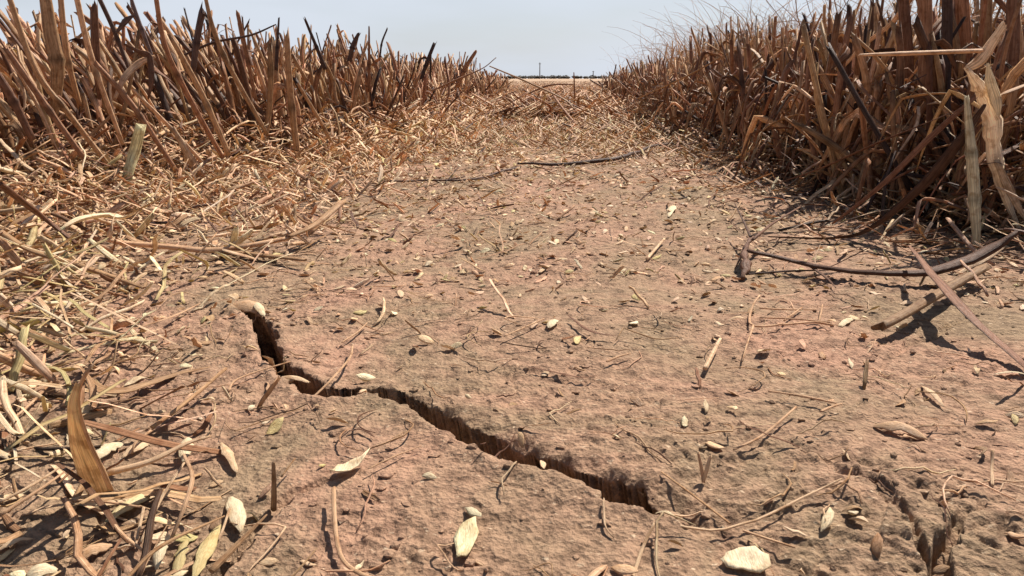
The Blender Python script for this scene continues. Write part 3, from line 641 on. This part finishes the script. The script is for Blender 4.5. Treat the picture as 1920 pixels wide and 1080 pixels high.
# --- left bank: leaning stalks against the sky
LS = [([(205,312),(130,215),(66,130),(12,-20)],[12,14,15,14],TAN*1.05,'long tan stalk leaning left out of the top left corner',.86),
 ([(100,225),(108,130),(95,60),(84,-10)],[16,26,28,22],TAN*.9,'broad tan sheathed stalk at the top left, beside the long leaning one',.95),
 ([(150,200),(125,100),(112,-20)],[12,15,14],TAN*1.2,'tan stalk leaving the top frame edge, second from broad sheathed one',1.0),
 ([(230,270),(172,110),(140,-20)],[10,15,14],PALE,'pale stalk leaving the top frame edge near the dark green-brown stub',.92),
 ([(188,180),(180,110),(176,14)],[16,22,18],BROWN*1.2,'dark olive-brown thick stub with a flat cut top, top left',1.0),
 ([(245,140),(215,60),(178,-20)],[6,9,9],DARK*1.6,'thin dark stem slanting to the top edge right of the olive-brown stub',.96),
 ([(285,105),(262,45),(240,-20)],[9,12,9],np.array([.2,.15,.15]),'purplish dark stem reaching the top edge at the left',.93),
 ([(420,300),(345,165),(308,80),(290,-20)],[9,12,10,10],RUST*1.2,'slender rusty stalk crossing up to the top edge at the left',.98),
 ([(362,132),(370,70),(380,18)],[14,16,16],DARK*2.0,'thick dark grey stalk with a blunt top standing against the sky at the left',1.05),
 ([(500,250),(430,125),(400,55),(384,-10)],[9,11,11,8],TAN*.9,'tan pointed stalk rising just right of the blunt dark grey stalk',1.08),
 ([(430,292),(380,180),(322,72)],[13,14,12],TAN*1.05,'straight tan stalk leaning left ahead of the rusty stalk',.96),
 ([(480,190),(462,100),(445,22)],[8,10,9],RUST,'slim reddish stalk tip against the sky, left of the thin upright spike',1.2),
 ([(518,130),(520,80),(523,34)],[9,7,4],DARK*1.4,'thin dark upright spike against the sky left of the stout tan stalk',1.3),
 ([(560,310),(545,180),(537,60)],[16,17,14],TAN,'stout tan stalk standing upright between two dark spikes',1.15),
 ([(610,130),(590,80),(571,34)],[9,7,5],DARK*1.2,'dark spike leaning left against the sky right of the stout tan stalk',1.4),
 ([(655,115),(662,85),(672,64)],[9,9,6],DARK*1.6,'short dark curved stalk tip against the sky, left of the middle',1.6),
 ([(692,170),(692,110),(692,50)],[7,6,3],RUST*.8,'thin rusty vertical spike in the left bank against the sky',1.6),
 ([(712,110),(716,80),(726,54)],[5,5,4],DARK*1.6,'little dark crooked tip beside the thin rusty spike',1.7),
 ([(790,150),(800,118),(815,80)],[8,8,7],DARK*1.1,'dark stub leaning right against the sky near the end of the left bank',1.9),
 ([(858,160),(872,128),(892,97)],[9,8,6],RUST,'reddish leaning stalk near the end of the left bank',2.1),
 ([(330,320),(250,200),(180,120)],[9,11,9],RUST*1.1,'rust stalk leaning left, low in the left bank beneath the dark stems',.88),
 ([(160,300),(80,190),(10,90)],[10,13,11],RUST,'rusty stalk leaning left under the tan corner stalk',.82),
 ([(390,315),(310,230),(250,170)],[8,10,8],PALE,'pale lit stalk leaning left behind the green-white stub',.95),
 ([(60,260),(20,180),(-20,120)],[16,20,20],BROWN*1.2,'thick brown stalk at the left frame edge under the corner stalk',.80),
 ([(640,300),(602,230),(560,160)],[6,8,7],TAN*1.1,'tan stalk leaning left in front of the middle of the left bank',1.25)]
for sp_, wd, c, lab, Y in LS:
    hero('stubble_stalk', lab, 'stalk', [(a, b, 'Y', Y) for a, b in sp_], wd, c, flat=.55, n=18, settle=False, nodes=(.45,), roll=U(-.5, .5), ragged=2., group='cut stalks standing in the left stubble bank')
hero('bent_leaf', 'cream curved blade hanging from a dark node in the left bank', 'leaf',
     [(290,106,'Y',.9),(262,118,'Y',.9),(234,145,'Y',.89),(216,184,'Y',.88)], [6,15,18,8], PALE, flat=.2, n=14, settle=False)
hero('dry_leaf', 'dark folded leaf hanging down beside the cream curved blade', 'leaf',
     [(232,82,'Y',.9),(262,98,'Y',.9),(280,108,'Y',.9),(284,150,'Y',.89),(278,185,'Y',.89)], [4,9,18,15,4], BROWN, flat=.2, n=16, settle=False)
hero('dry_leaf', 'small dark triangular leaf crossing purplish stem at the top left', 'leaf',
     [(218,62,'Y',.92),(235,40,'Y',.92),(252,28,'Y',.92)], [6,14,3], DARK*2, flat=.2, n=10, settle=False)
hero('thin_twig', 'thin dark twig reaching right against the sky above the left bank', 'twig',
     [(335,108,'Y',1.1),(400,80,'Y',1.1),(470,66,'Y',1.1),(517,46,'Y',1.1)], [5,6,5,3], DARK*1.5, flat=.8, n=16, settle=False)
hero('broken_stick', 'greenish white short stub standing in the litter at the left', 'stalk',
     [(226,372,'Y',.83),(240,325,'Y',.83),(252,285,'Y',.84),(264,236,'Y',.84)], [12,20,23,20], np.array([.72,.70,.45]), flat=.8, n=16, nodes=(.33,), settle=False, ragged=.6)
hero('broken_stick', 'pale flattened stub standing right of the greenish white stub', 'stalk', [(378,332,'Y',.95),(350,285,'Y',.95),(325,240,'Y',.95)], [22,20,9], CREAM*.85, flat=.5, n=12, settle=False, wob=.06)
hero('broken_stick', 'small pale chip of stalk low beside the pale flattened stub', 'stalk', [(402,300,'Y',1.0),(388,280,'Y',1.0)], [15,13], CREAM*.9, flat=.6, n=6, settle=False)
# left: long bent stalk and companions
e = root('bent_stalk', 'long tan stalk lying on the soil, snapped so its right end tilts upward', 'stalk', G(205, 452))
rstrip(e, 'stem', [(205,450,.012),(300,462,.010),(400,470,.007),(470,468,.007),(545,455,.010)], [13,18,19,17,14], PALE*1.05, flat=.6, n=20, nodes=(.7,))
rstrip(e, 'stem_end', [(540,456,.010),(590,430,.016),(642,384,.028)], [13,16,17], TAN, flat=.5, n=12)
rstrip(e, 'leaf', [(205,450,.012),(208,428,.020),(214,405,.026)], [12,14,8], CREAM*.9, flat=.25, n=8)
hero('straw_log', 'dark tan stalk lying just below the long snapped stalk', 'stalk', [(380,474,.005),(470,482,.004),(570,494,.004)], [16,16,11], TAN*.8, flat=.5, n=12)
hero('white_husk_leaf', 'bright white folded husk leaf lying on the litter at the left', 'leaf', [(116,430,.018),(150,412,.022),(200,402,.022),(228,408,.02),(254,398,.024)], [8,22,20,16,8], WHITE, flat=.3, n=16, cup=.4)
hero('dry_stick', 'dark brown stick slanting down from the left frame edge onto the litter', 'stick', [(0,355,.055),(70,405,.03),(150,465,.006)], [16,15,11], BROWN*1.2, flat=.6, n=14)
hero('dry_stick', 'long lilac-brown stalk slanting across the litter below the dark brown stick', 'stick', [(0,445,.022),(60,480,.014),(150,505,.008),(270,545,.004)], [13,14,14,8], TAN*.9, flat=.6, n=18)
hero('dry_stick', 'thin brown stalk running level through the left litter', 'stick', [(20,505,.006),(110,530,.005),(240,556,.003)], [8,9,6], RUST, flat=.6, n=14)
hero('straw_piece', 'pale level stalk end poking out low in the left bank', 'stalk', [(55,286,'Y',.85),(165,283,'Y',.88)], [11,9], CREAM*.85, flat=.6, n=8, settle=False)
hero('straw_piece', 'pale straw running up right from the left frame edge', 'straw', [(0,620,.004),(60,580,.006),(140,545,.008)], [8,8,5], YELL, flat=.6, n=12)
for i, (s_, w_, c_) in enumerate([([(0,560,.008),(40,548,.012),(85,552,.012),(130,580,.008)],[5,10,9,5],YELL),([(0,590,.008),(50,572,.014),(95,600,.006)],[6,8,4],YELL*.95),([(70,560,.016),(95,590,.01),(120,608,.004)],[10,12,6],CREAM),([(0,610,.004),(30,640,.003)],[12,6],CREAM),([(160,665,.003),(230,640,.006),(300,625,.003)],[4,6,4],CREAM),([(240,630,.003),(320,600,.006),(375,570,.004)],[5,9,3],PALE)]):
    hero('leaf_strip', ['yellow arched leaf in the pile at the left edge','lower yellow arched leaf in the pile at the left edge','cream broad chip on the yellow pile at left edge','cream chip at the left frame edge under the yellow pile','thin cream straw between the yellow pile and the crack head','pale straw ending near the crack head husk'][i], 'leaf', s_, w_, c_, flat=.25, n=12, group='straw pile at the left edge')
# foreground left: upright curled leaf
e = root('curled_leaf', 'large upright curled tan leaf casting a dark shadow, foreground left', 'leaf', G(180, 915))
rstrip(e, 'blade', [(185,918,.002),(168,880,.010),(148,830,.022),(136,775,.034),(133,735,.042),(143,700,.048)], [44,52,40,24,16,9], np.array([.88,.70,.42]), flat=.10, n=22, K=12, cup=.3, roll=-.6, ragged=.3)
rstrip(e, 'rolled_edge', [(205,905,.006),(186,860,.016),(162,805,.028),(146,750,.038),(148,705,.046),(170,668,.052),(205,650,.05)], [16,14,12,10,9,8,4], PALE, flat=.4, n=24)
hero('brown_leaf', 'broad brown leaf lying level to the right of the upright curled leaf', 'leaf', [(158,705,.008),(185,735,.006),(240,738,.005),(310,718,.003),(395,694,.003)], [10,30,32,22,5], TAN*.85, flat=.12, n=20, K=10, cup=.3, ragged=.3)
hero('brown_leaf', 'narrow brown curl above the broad brown leaf', 'leaf', [(160,690,.014),(185,655,.012),(215,640,.008),(240,632,.006)], [5,12,14,5], TAN, flat=.2, n=14, cup=.3)
hero('straw_piece', 'pinkish straight straw leaning across the soil left of the crack', 'straw', [(286,812,.004),(350,765,.006),(424,702,.008)], [9,9,7], TAN*1.15, flat=.8, n=12)
hero('straw_piece', 'thin tan straw curving from the pinkish straw to the frame side', 'straw', [(286,812,.004),(255,832,.005),(248,850,.003)], [6,6,4], PALE, flat=.8, n=9)
hero('upright_chip', 'short brown chip standing upright in the soil, foreground left of centre', 'stick', [(513,958,.000),(514,925,.006),(513,872,.014)], [14,13,9], TAN*.8, flat=.35, n=8)
hero('straw_piece', 'tiny thin straw tilted behind the upright chip', 'straw', [(528,900,.004),(553,866,.006)], [4,3], TAN, flat=.9, n=6)

def husk(label, cx, cy, lpx, wpx, ang, c=WHITE, z=.003, lift=.003, cup=.35, name='husk'):
    a = R(ang); p0 = G(cx-lpx/2*math.cos(a), cy+lpx/2*math.sin(a), z); p1 = G(cx+lpx/2*math.cos(a), cy-lpx/2*math.sin(a), z)
    n = 12; t = np.linspace(0, 1, n); P = p0[None]*(1-t[:, None])+p1[None]*t[:, None]; P[:, 2] = H(P[:, 0], P[:, 1], False).mean() + z*.35 + .5*lift*np.sin(np.pi*t)
    _, _, dp = proj(P); W = wpx/2*dp/FPX*np.sin(np.pi*(.05+.90*t**U(.7, 1.3)))**.8*(1+.13*rng.normal(0, 1, n))
    part = sweep(P[None], W[None], 12, flat=.08, roll=np.array([U(-.4, .4)]), cup=-cup*U(.6, 1.3), col=c, ragged=.6, gs=.8)
    o = single(name, part, 0, P[0], m=HUSK); tag(o, label, 'husk', 'larger husks lying on the ground'); return o
def flake(label, pts, c, lift=.003, z=.002, cupd=.25):
    P = np.array([G(a, b) for a, b in pts]); 
    P = np.concatenate([P[[i]]*(1-t)+P[[(i+1) % len(P)]]*t for i in range(len(P)) for t in (0, .5)]); m = len(P)
    P[:, :2] += rng.normal(0, .00018, (m, 2)); ce = P.mean(0); sz = np.linalg.norm(P-ce, axis=1).mean(); a = U(0, 6.28)
    V = [ce[None]]; 
    for q in (.35, .7, 1.0): V.append(ce + (P-ce)*q)
    V = np.concatenate(V); d = V-ce; base = float(H([ce[0]], [ce[1]])[0])
    V[:, 2] = base + z*.4 + lift*.6*(.5 + (d[:, 0]*math.cos(a)+d[:, 1]*math.sin(a))/sz*.5) + cupd*(np.linalg.norm(d, axis=1)**2)/sz + rng.normal(0, .00012, len(V))
    W = V.copy(); W[:, 2] -= .00035; n = len(V); T3 = [(0, 1+i, 1+(i+1) % m) for i in range(m)]
    Q4 = [(1+r*m+i, 1+(r+1)*m+i, 1+(r+1)*m+(i+1) % m, 1+r*m+(i+1) % m) for r in (0, 1) for i in range(m)]
    T3 = np.array(T3); Q4 = np.array(Q4); e0 = 1+2*m
    S4 = np.array([(e0+i, e0+n+i, e0+n+(i+1) % m, e0+(i+1) % m) for i in range(m)])
    VV = np.concatenate([V, W]); cc = np.array(c)*rng.uniform(.93, 1.05, (len(VV), 1)); g = VV*np.array([260, 60, 60])
    o = mesh_np('husk', VV, [np.concatenate([T3, T3[:, ::-1]+n]), np.concatenate([Q4, Q4[:, ::-1]+n, S4])], HUSK, cc, g, loc=ce)
    tag(o, label, 'husk', 'larger husks lying on the ground'); return o
flake('white pointed husk flake at the head of a long curled stem, bottom left of centre', [(620,912),(632,896),(662,889),(694,886),(672,903),(645,917)], WHITE, .003, .003)
flake('pale yellow angular husk flake alone on bare soil at the bottom centre', [(853,1006),(868,992),(893,985),(896,1008),(888,1032),(876,1052),(857,1055),(853,1030)], np.array([.80,.74,.50]), .0015, .002, .1)
flake('large smooth cream husk lying level at the bottom right', [(1350,1052),(1362,1040),(1388,1034),(1416,1033),(1440,1048),(1446,1064),(1424,1072),(1392,1064),(1362,1062)], WHITE*.95, .003, .003, .1)
hero('straw_piece', 'tiny stub of straw touching the pale broad husk at the bottom centre', 'straw', [(882,1034,.002),(904,1046,.002)], [7,5], CREAM, flat=.7, n=5)
husk('small white round husk alone in the middle of the track', 1036, 608, 20, 20, 50, WHITE, .004)
husk('white upright husk near the foreground left straws', 440, 938, 66, 34, -72, WHITE, .006)
husk('yellowish broad husk at the foot of the upright curled leaf', 235, 912, 100, 42, 33, np.array([.76,.68,.42]), .007)
husk('yellow-white husk above the foot of the upright curled leaf', 195, 822, 74, 28, 28, WHITE*.95, .008)
husk('pale husk standing among straws, foreground left', 345, 815, 44, 28, 80, WHITE, .008)
husk('slim tan husk right of the standing pale husk, foreground left', 428, 840, 62, 20, -62, CREAM, .006)
husk('broad cream husk beside the straw fan, foreground left', 255, 828, 66, 22, 28, CREAM, .005)
husk('large shell-like husk sitting at the head of the crack', 462, 568, 76, 40, -12, PALE, .006, .008)
husk('bright curled flake on top of the shell-like husk at the crack head', 482, 552, 34, 18, -50, WHITE, .012, .004)
husk('pale husk bridging the crack near its upper bend', 552, 698, 56, 18, -10, CREAM, .004)
husk('rolled pinkish husk on the right soil beneath the crossing strip', 1690, 795, 104, 34, -14, PALE, .005, .006)
husk('thin curved white husk right of the rolled pinkish husk', 1752, 722, 56, 14, -42, CREAM, .005)
husk('white long husk at the right frame edge below the brown strip', 1900, 692, 70, 14, -3, WHITE, .004)
husk('yellow long flake, bottom left between the straws', 385, 1000, 112, 30, 62, YELL*1.05, .006)
husk('second yellow flake leaning beside the yellow long flake, bottom left', 335, 1020, 90, 26, 75, YELL, .004)
husk('round white husk pair low in the bottom left corner', 70, 1030, 62, 40, 10, WHITE, .006)
husk('cream husk above the round white ones in the bottom left corner', 165, 995, 90, 28, 22, PALE, .006)
husk('white oval husk among straws at the bottom left', 292, 995, 50, 30, 80, WHITE*.95, .008)
husk('pale husk at the left frame edge in the foreground', 22, 990, 70, 24, 18, CREAM, .004)
husk('small cream husk on the soil edge above the crack head', 395, 590, 48, 11, 5, CREAM)
husk('cream husk lying on the left soil near the thin crack', 112, 635, 44, 13, 14, CREAM)
husk('small bright husk at the left below the yellow pile', 82, 628, 26, 18, 20, WHITE)
husk('white husk chip on the right soil by the branching straw', 1590, 590, 34, 14, 28, WHITE)
husk('cream husk chip on the soil left of the branching straw', 1382, 598, 34, 9, 8, CREAM)
husk('tiny bright husk on the centre of the track', 1022, 500, 26, 9, 30, CREAM)
husk('white flat husk near the small pit on the right', 1250, 940, 44, 10, -10, WHITE)
husk('cream upturned husk on the middle right of the track', 1258, 395, 24, 18, 70, WHITE)
husk('cream flake leaning by the upturned husk, middle right of the track', 1272, 408, 26, 12, 0, CREAM)
husk('brownish flat pod fragment resting on the right soil in the foreground', 1600, 940, 40, 16, 5, TAN)
ST = [('long pale curved stem lying across the soil at the lower right','curved_straw',[(1240,958),(1285,973),(1360,973),(1450,946),(1530,918),(1578,896,.006)],[6,6,6,6,5,4],CREAM),
 ('pale straight stem running down right below the long curved stem','straw_piece',[(1395,975),(1440,990),(1492,1006)],[6,6,5],PALE),
 ('thin tan stem running toward the crack end from the upper left','straw_piece',[(1240,880),(1300,918),(1370,965)],[4,5,5],TAN*1.2),
 ('pale thin stem slanting on the right soil, middle foreground','straw_piece',[(1376,836),(1430,815),(1492,768)],[5,6,5],PALE),
 ('pale stem running down to the bottom edge from the crack end','straw_piece',[(1228,968,.006),(1205,1015),(1180,1090)],[6,7,7],CREAM*.9),
 ('long curled stem hanging from the white pointed husk to the bottom edge','curved_straw',[(626,918,.006),(628,980,.004),(640,1035,.003),(680,1066,.003),(745,1080,.003)],[8,9,9,10,10],PALE),
 ('thin stem pointing up right from the white pointed husk','straw_piece',[(690,886,.004),(740,862,.004),(790,842,.004)],[3,4,2],PALE),
 ('thin curved stem spanning over the crack','curved_straw',[(660,640,.005),(655,665,.007),(620,710,.008),(584,750,.004)],[5,5,5,5],PALE),
 ('fine stem lying along the upper side of the crack','straw_piece',[(640,636),(670,618),(688,602)],[3,4,3],PALE),
 ('bowed tan stem left of the crack upper bend','curved_straw',[(430,746,.003),(440,722,.004),(480,700,.005),(545,676,.006)],[5,5,4,3],PALE),
 ('hair-thin straw pointing at the crack from the left','straw_piece',[(440,815),(500,793),(570,768)],[3,3,2],TAN),
 ('short dark curl of leaf on the soil left of centre','leaf_strip',[(655,815),(680,812),(702,825)],[4,8,3],BROWN),
 ('short stub of straw beside the forked stem, middle right','straw_piece',[(1322,690,.003),(1335,665,.004),(1350,636,.006)],[10,9,6],CREAM),
 ('pale stick lying slanted on the far middle right of the track','straw_piece',[(1213,482,.003),(1245,450,.004)],[7,5],CREAM),
 ('v-shaped fork of two pale straws standing on the right soil, left arm','straw_piece',[(1320,892,.002),(1316,865,.006),(1310,838,.010)],[7,7,5],PALE),
 ('v-shaped fork of two pale straws standing on the right soil, right arm','straw_piece',[(1320,892,.002),(1326,868,.006),(1333,842,.010)],[5,8,6],CREAM),
 ('upright short straw near the right frame edge','straw_piece',[(1861,910,.002),(1860,875,.004),(1861,842,.008)],[6,6,6],CREAM),
 ('folded pale straw pointing right, right foreground','straw_piece',[(1440,735),(1500,745),(1568,760)],[4,6,5],PALE),
 ('short pale straw tucked under the folded straw, right foreground','straw_piece',[(1538,776),(1555,768),(1578,760)],[5,6,4],PALE),
 ('thin straw pointing right from the rolled pinkish husk','straw_piece',[(1722,797),(1760,799),(1805,799)],[3,4,3],PALE),
 ('short straw on the pink soil at the centre','straw_piece',[(1138,680),(1160,672),(1182,668)],[5,5,3],PALE),
 ('fine tan straw on the pink soil in the centre of the track','straw_piece',[(945,634),(985,620),(1020,608)],[3,4,3],PALE),
 ('dark curved leaf shred lying on the pink soil','leaf_strip',[(990,686),(1030,694),(1090,706),(1120,702)],[3,6,5,2],BROWN*1.4),
 ('thin dark shred on the middle right soil','leaf_strip',[(1065,605),(1105,630),(1155,636)],[3,9,3],BROWN*1.3),
 ('thick pale straw ending behind the yellowish husk, foreground left','straw_piece',[(200,880,.006),(280,862,.008),(350,832,.010),(395,822,.010)],[18,14,9,6],CREAM),
 ('level pale straw passing under the upright curled leaf foot','straw_piece',[(118,928,.005),(190,930,.006),(262,938,.005)],[5,6,5],PALE),
 ('steep pale straw in the foreground fan, right one','straw_piece',[(320,1000,.004),(345,940,.010),(360,890,.012),(345,852,.012)],[8,9,9,6],PALE),
 ('steep pale straw in the foreground fan, left one','straw_piece',[(262,1005,.003),(300,930,.007),(345,865,.010)],[6,7,5],CREAM*.9),
 ('short steep straw in the foreground fan beneath the yellowish husk','straw_piece',[(255,1000,.003),(268,940,.006)],[6,6],CREAM*.9),
 ('pale straw joining the bottom left fan from the upright leaf foot','straw_piece',[(192,940,.005),(225,985,.004),(268,1020,.003)],[8,8,6],PALE),
 ('thin straw from the white upright husk down to the soil','straw_piece',[(430,950,.004),(418,985,.003),(408,1005,.002)],[5,5,6],CREAM),
 ('long straw slanting through the bottom left corner','straw_piece',[(230,1080,.006),(300,1015,.008),(420,960,.005)],[8,9,4],TAN),
 ('wide brown straw at the bottom left beside yellow flake','straw_piece',[(395,1060,.004),(450,1010,.004),(500,965,.003)],[16,12,4],TAN*.8),
 ('thin straw from the left frame edge, foreground','straw_piece',[(0,812,.003),(60,760,.004),(110,708,.004)],[5,6,4],PALE),
 ('second thin straw from the left frame edge, above the first','straw_piece',[(15,775,.003),(60,740,.003),(100,715,.003)],[3,4,3],TAN),
 ('pale straw bundle edge in the left foreground, upper','straw_piece',[(0,955,.006),(70,912,.008),(122,878,.008)],[9,8,4],PALE),
 ('pale straw bundle edge in the left foreground, lower','straw_piece',[(0,935,.006),(60,905,.007),(118,870,.006)],[7,7,4],CREAM*.9),
 ('thin straw crossing up to the sky gap at the end of the left bank','straw_piece',[(918,124,'Y',2.2),(980,150,'Y',2.15),(1055,185,'Y',2.1),(1078,206,'Y',2.08)],[3,5,5,4],TAN*.8),
 ('reddish arched stem beside the thin straw at the sky gap','straw_piece',[(1030,165,'Y',2.3),(1045,190,'Y',2.2),(1075,228,'Y',2.1)],[4,5,5],RUST),
 ('dark leaf tip curling up at the end of the left bank','dry_leaf',[(810,170,'Y',2.0),(860,148,'Y',2.0),(905,128,'Y',2.0),(929,109,'Y',2.0)],[14,20,9,7],RUST*.9),
 ('dark thin post-like stalk standing in the gap on the horizon','straw_piece',[(1077,196,'Y',2.9),(1077,165,'Y',2.9),(1076,136,'Y',2.9)],[3,3,2],RUST),
 ('arched brown straw over the far track on the horizon','straw_piece',[(985,178,'Y',3.2),(1030,160,'Y',3.2),(1075,158,'Y',3.2)],[4,5,3],RUST*.8)]
for lab, nm, s_, w_, c_ in ST:
    elev_ = any(len(q) == 4 for q in s_)
    hero(nm, lab, 'leaf' if 'leaf' in nm else 'straw', s_, w_, c_, flat=.7 if 'leaf' not in nm else .2, n=16, settle=not elev_, ragged=.8)
# branching straw at right middle
e = root('branching_straw', 'cream branching straw skeleton lying on the right middle soil', 'straw', G(1408, 610))
rstrip(e, 'stem', [(1562,608),(1520,607),(1460,614),(1412,618),(1405,600),(1412,575,.006),(1424,555,.008)], [6,6,5,5,5,4,4], PALE*1.1, flat=.8, n=22)
for s_ in ([(1424,582),(1470,578),(1530,572)], [(1470,604),(1488,585),(1505,568)], [(1536,600),(1540,580),(1543,562)], [(1412,618),(1400,650),(1392,676)], [(1424,600),(1490,600),(1555,603)]):
    rstrip(e, 'branch', s_, [4,4,3], PALE, flat=.8, n=8)

# lit yellow-white pile on the far track and pink banks are litter (above); far horizon things
def box(x0, x1, y0, y1, z0, z1):
    v = np.array([[x, y, z] for z in (z0, z1) for y in (y0, y1) for x in (x0, x1)], float)
    return v, np.array([[0,2,3,1],[4,5,7,6],[0,1,5,4],[2,6,7,3],[0,4,6,2],[1,3,7,5]])
D = 900.
def treeline():
    n = 500; x = U(-130, 260, n); s = U(1.2, 2.6, n); Vs = []; Fs = []
    base = np.array([[0,0,1],[.9,0,.3],[.28,.86,.35],[-.73,.53,.4],[-.73,-.53,.3],[.28,-.86,.4],[0,0,-.8]]); f = np.array([[0,1,2],[0,2,3],[0,3,4],[0,4,5],[0,5,1],[6,2,1],[6,3,2],[6,4,3],[6,5,4],[6,1,5]])
    for i in range(n):
        Vs.append(base*s[i]*rng.uniform(.7, 1.2, (7, 1))*[1.6, 1, .9] + [x[i], D+U(-8, 8), s[i]*.6]); Fs.append(f+7*i)
    return np.concatenate(Vs), [np.concatenate(Fs)]
V, F_ = treeline()
tl = mesh_np('distant_hedge', V, F_, plain('far_foliage', (.045, .042, .035)), smooth=False)
tag(tl, 'low dark hedge line along the far horizon', 'hedge', kind='stuff')
pm = plain('weathered_pole', (.10, .085, .075))
for px_, top_, Yd, lab in [(1012, 117, 300., 'thin grey pole standing tall on the horizon in the gap'), (1112, 133, 420., 'faint smaller pole on the horizon right of the tall one')]:
    b = Q(px_, 148, Yd); t_ = Q(px_, top_, Yd); e = empty('utility_pole', (b[0], Yd, 0)); tag(e, lab, 'pole')
    n = 6; z = np.linspace(0, t_[2], n); P = np.stack([np.zeros(n), np.zeros(n), z], 1)
    part = sweep(P[None], (Yd/FPX*np.linspace(1.0, .7, n))[None], 8, col=(.1, .1, .1))
    o = mesh_np('pole', part[0][0], [part[1], part[2]], pm); o.parent = e
    v, f = box(-Yd/FPX*2.2, Yd/FPX*2.2, -.12, .12, t_[2]*.9, t_[2]*.9+.15); o = mesh_np('cross_arm', v, [f], pm, smooth=False); o.parent = e

# ------------------------------------------------------------------ tell look-alikes apart by their order from the left
ORD = 'first second third fourth fifth sixth seventh eighth ninth tenth eleventh twelfth thirteenth fourteenth fifteenth sixteenth seventeenth eighteenth nineteenth twentieth'.split()
ORD += ['twenty-'+q for q in ORD[:9]] + ['thirtieth'] + ['thirty-'+q for q in ORD[:9]] + ['fortieth']
bylab = {}
for o in sc.objects:
    if o.parent is None and 'label' in o.keys(): bylab.setdefault(o['label'], []).append(o)
for lab, os_ in bylab.items():
    if 1 < len(os_) <= 40:
        os_.sort(key=lambda o: proj(np.array(o.location))[0][0])
        for i, o in enumerate(os_): o['label'] = f'{lab}, {ORD[i]} from left'
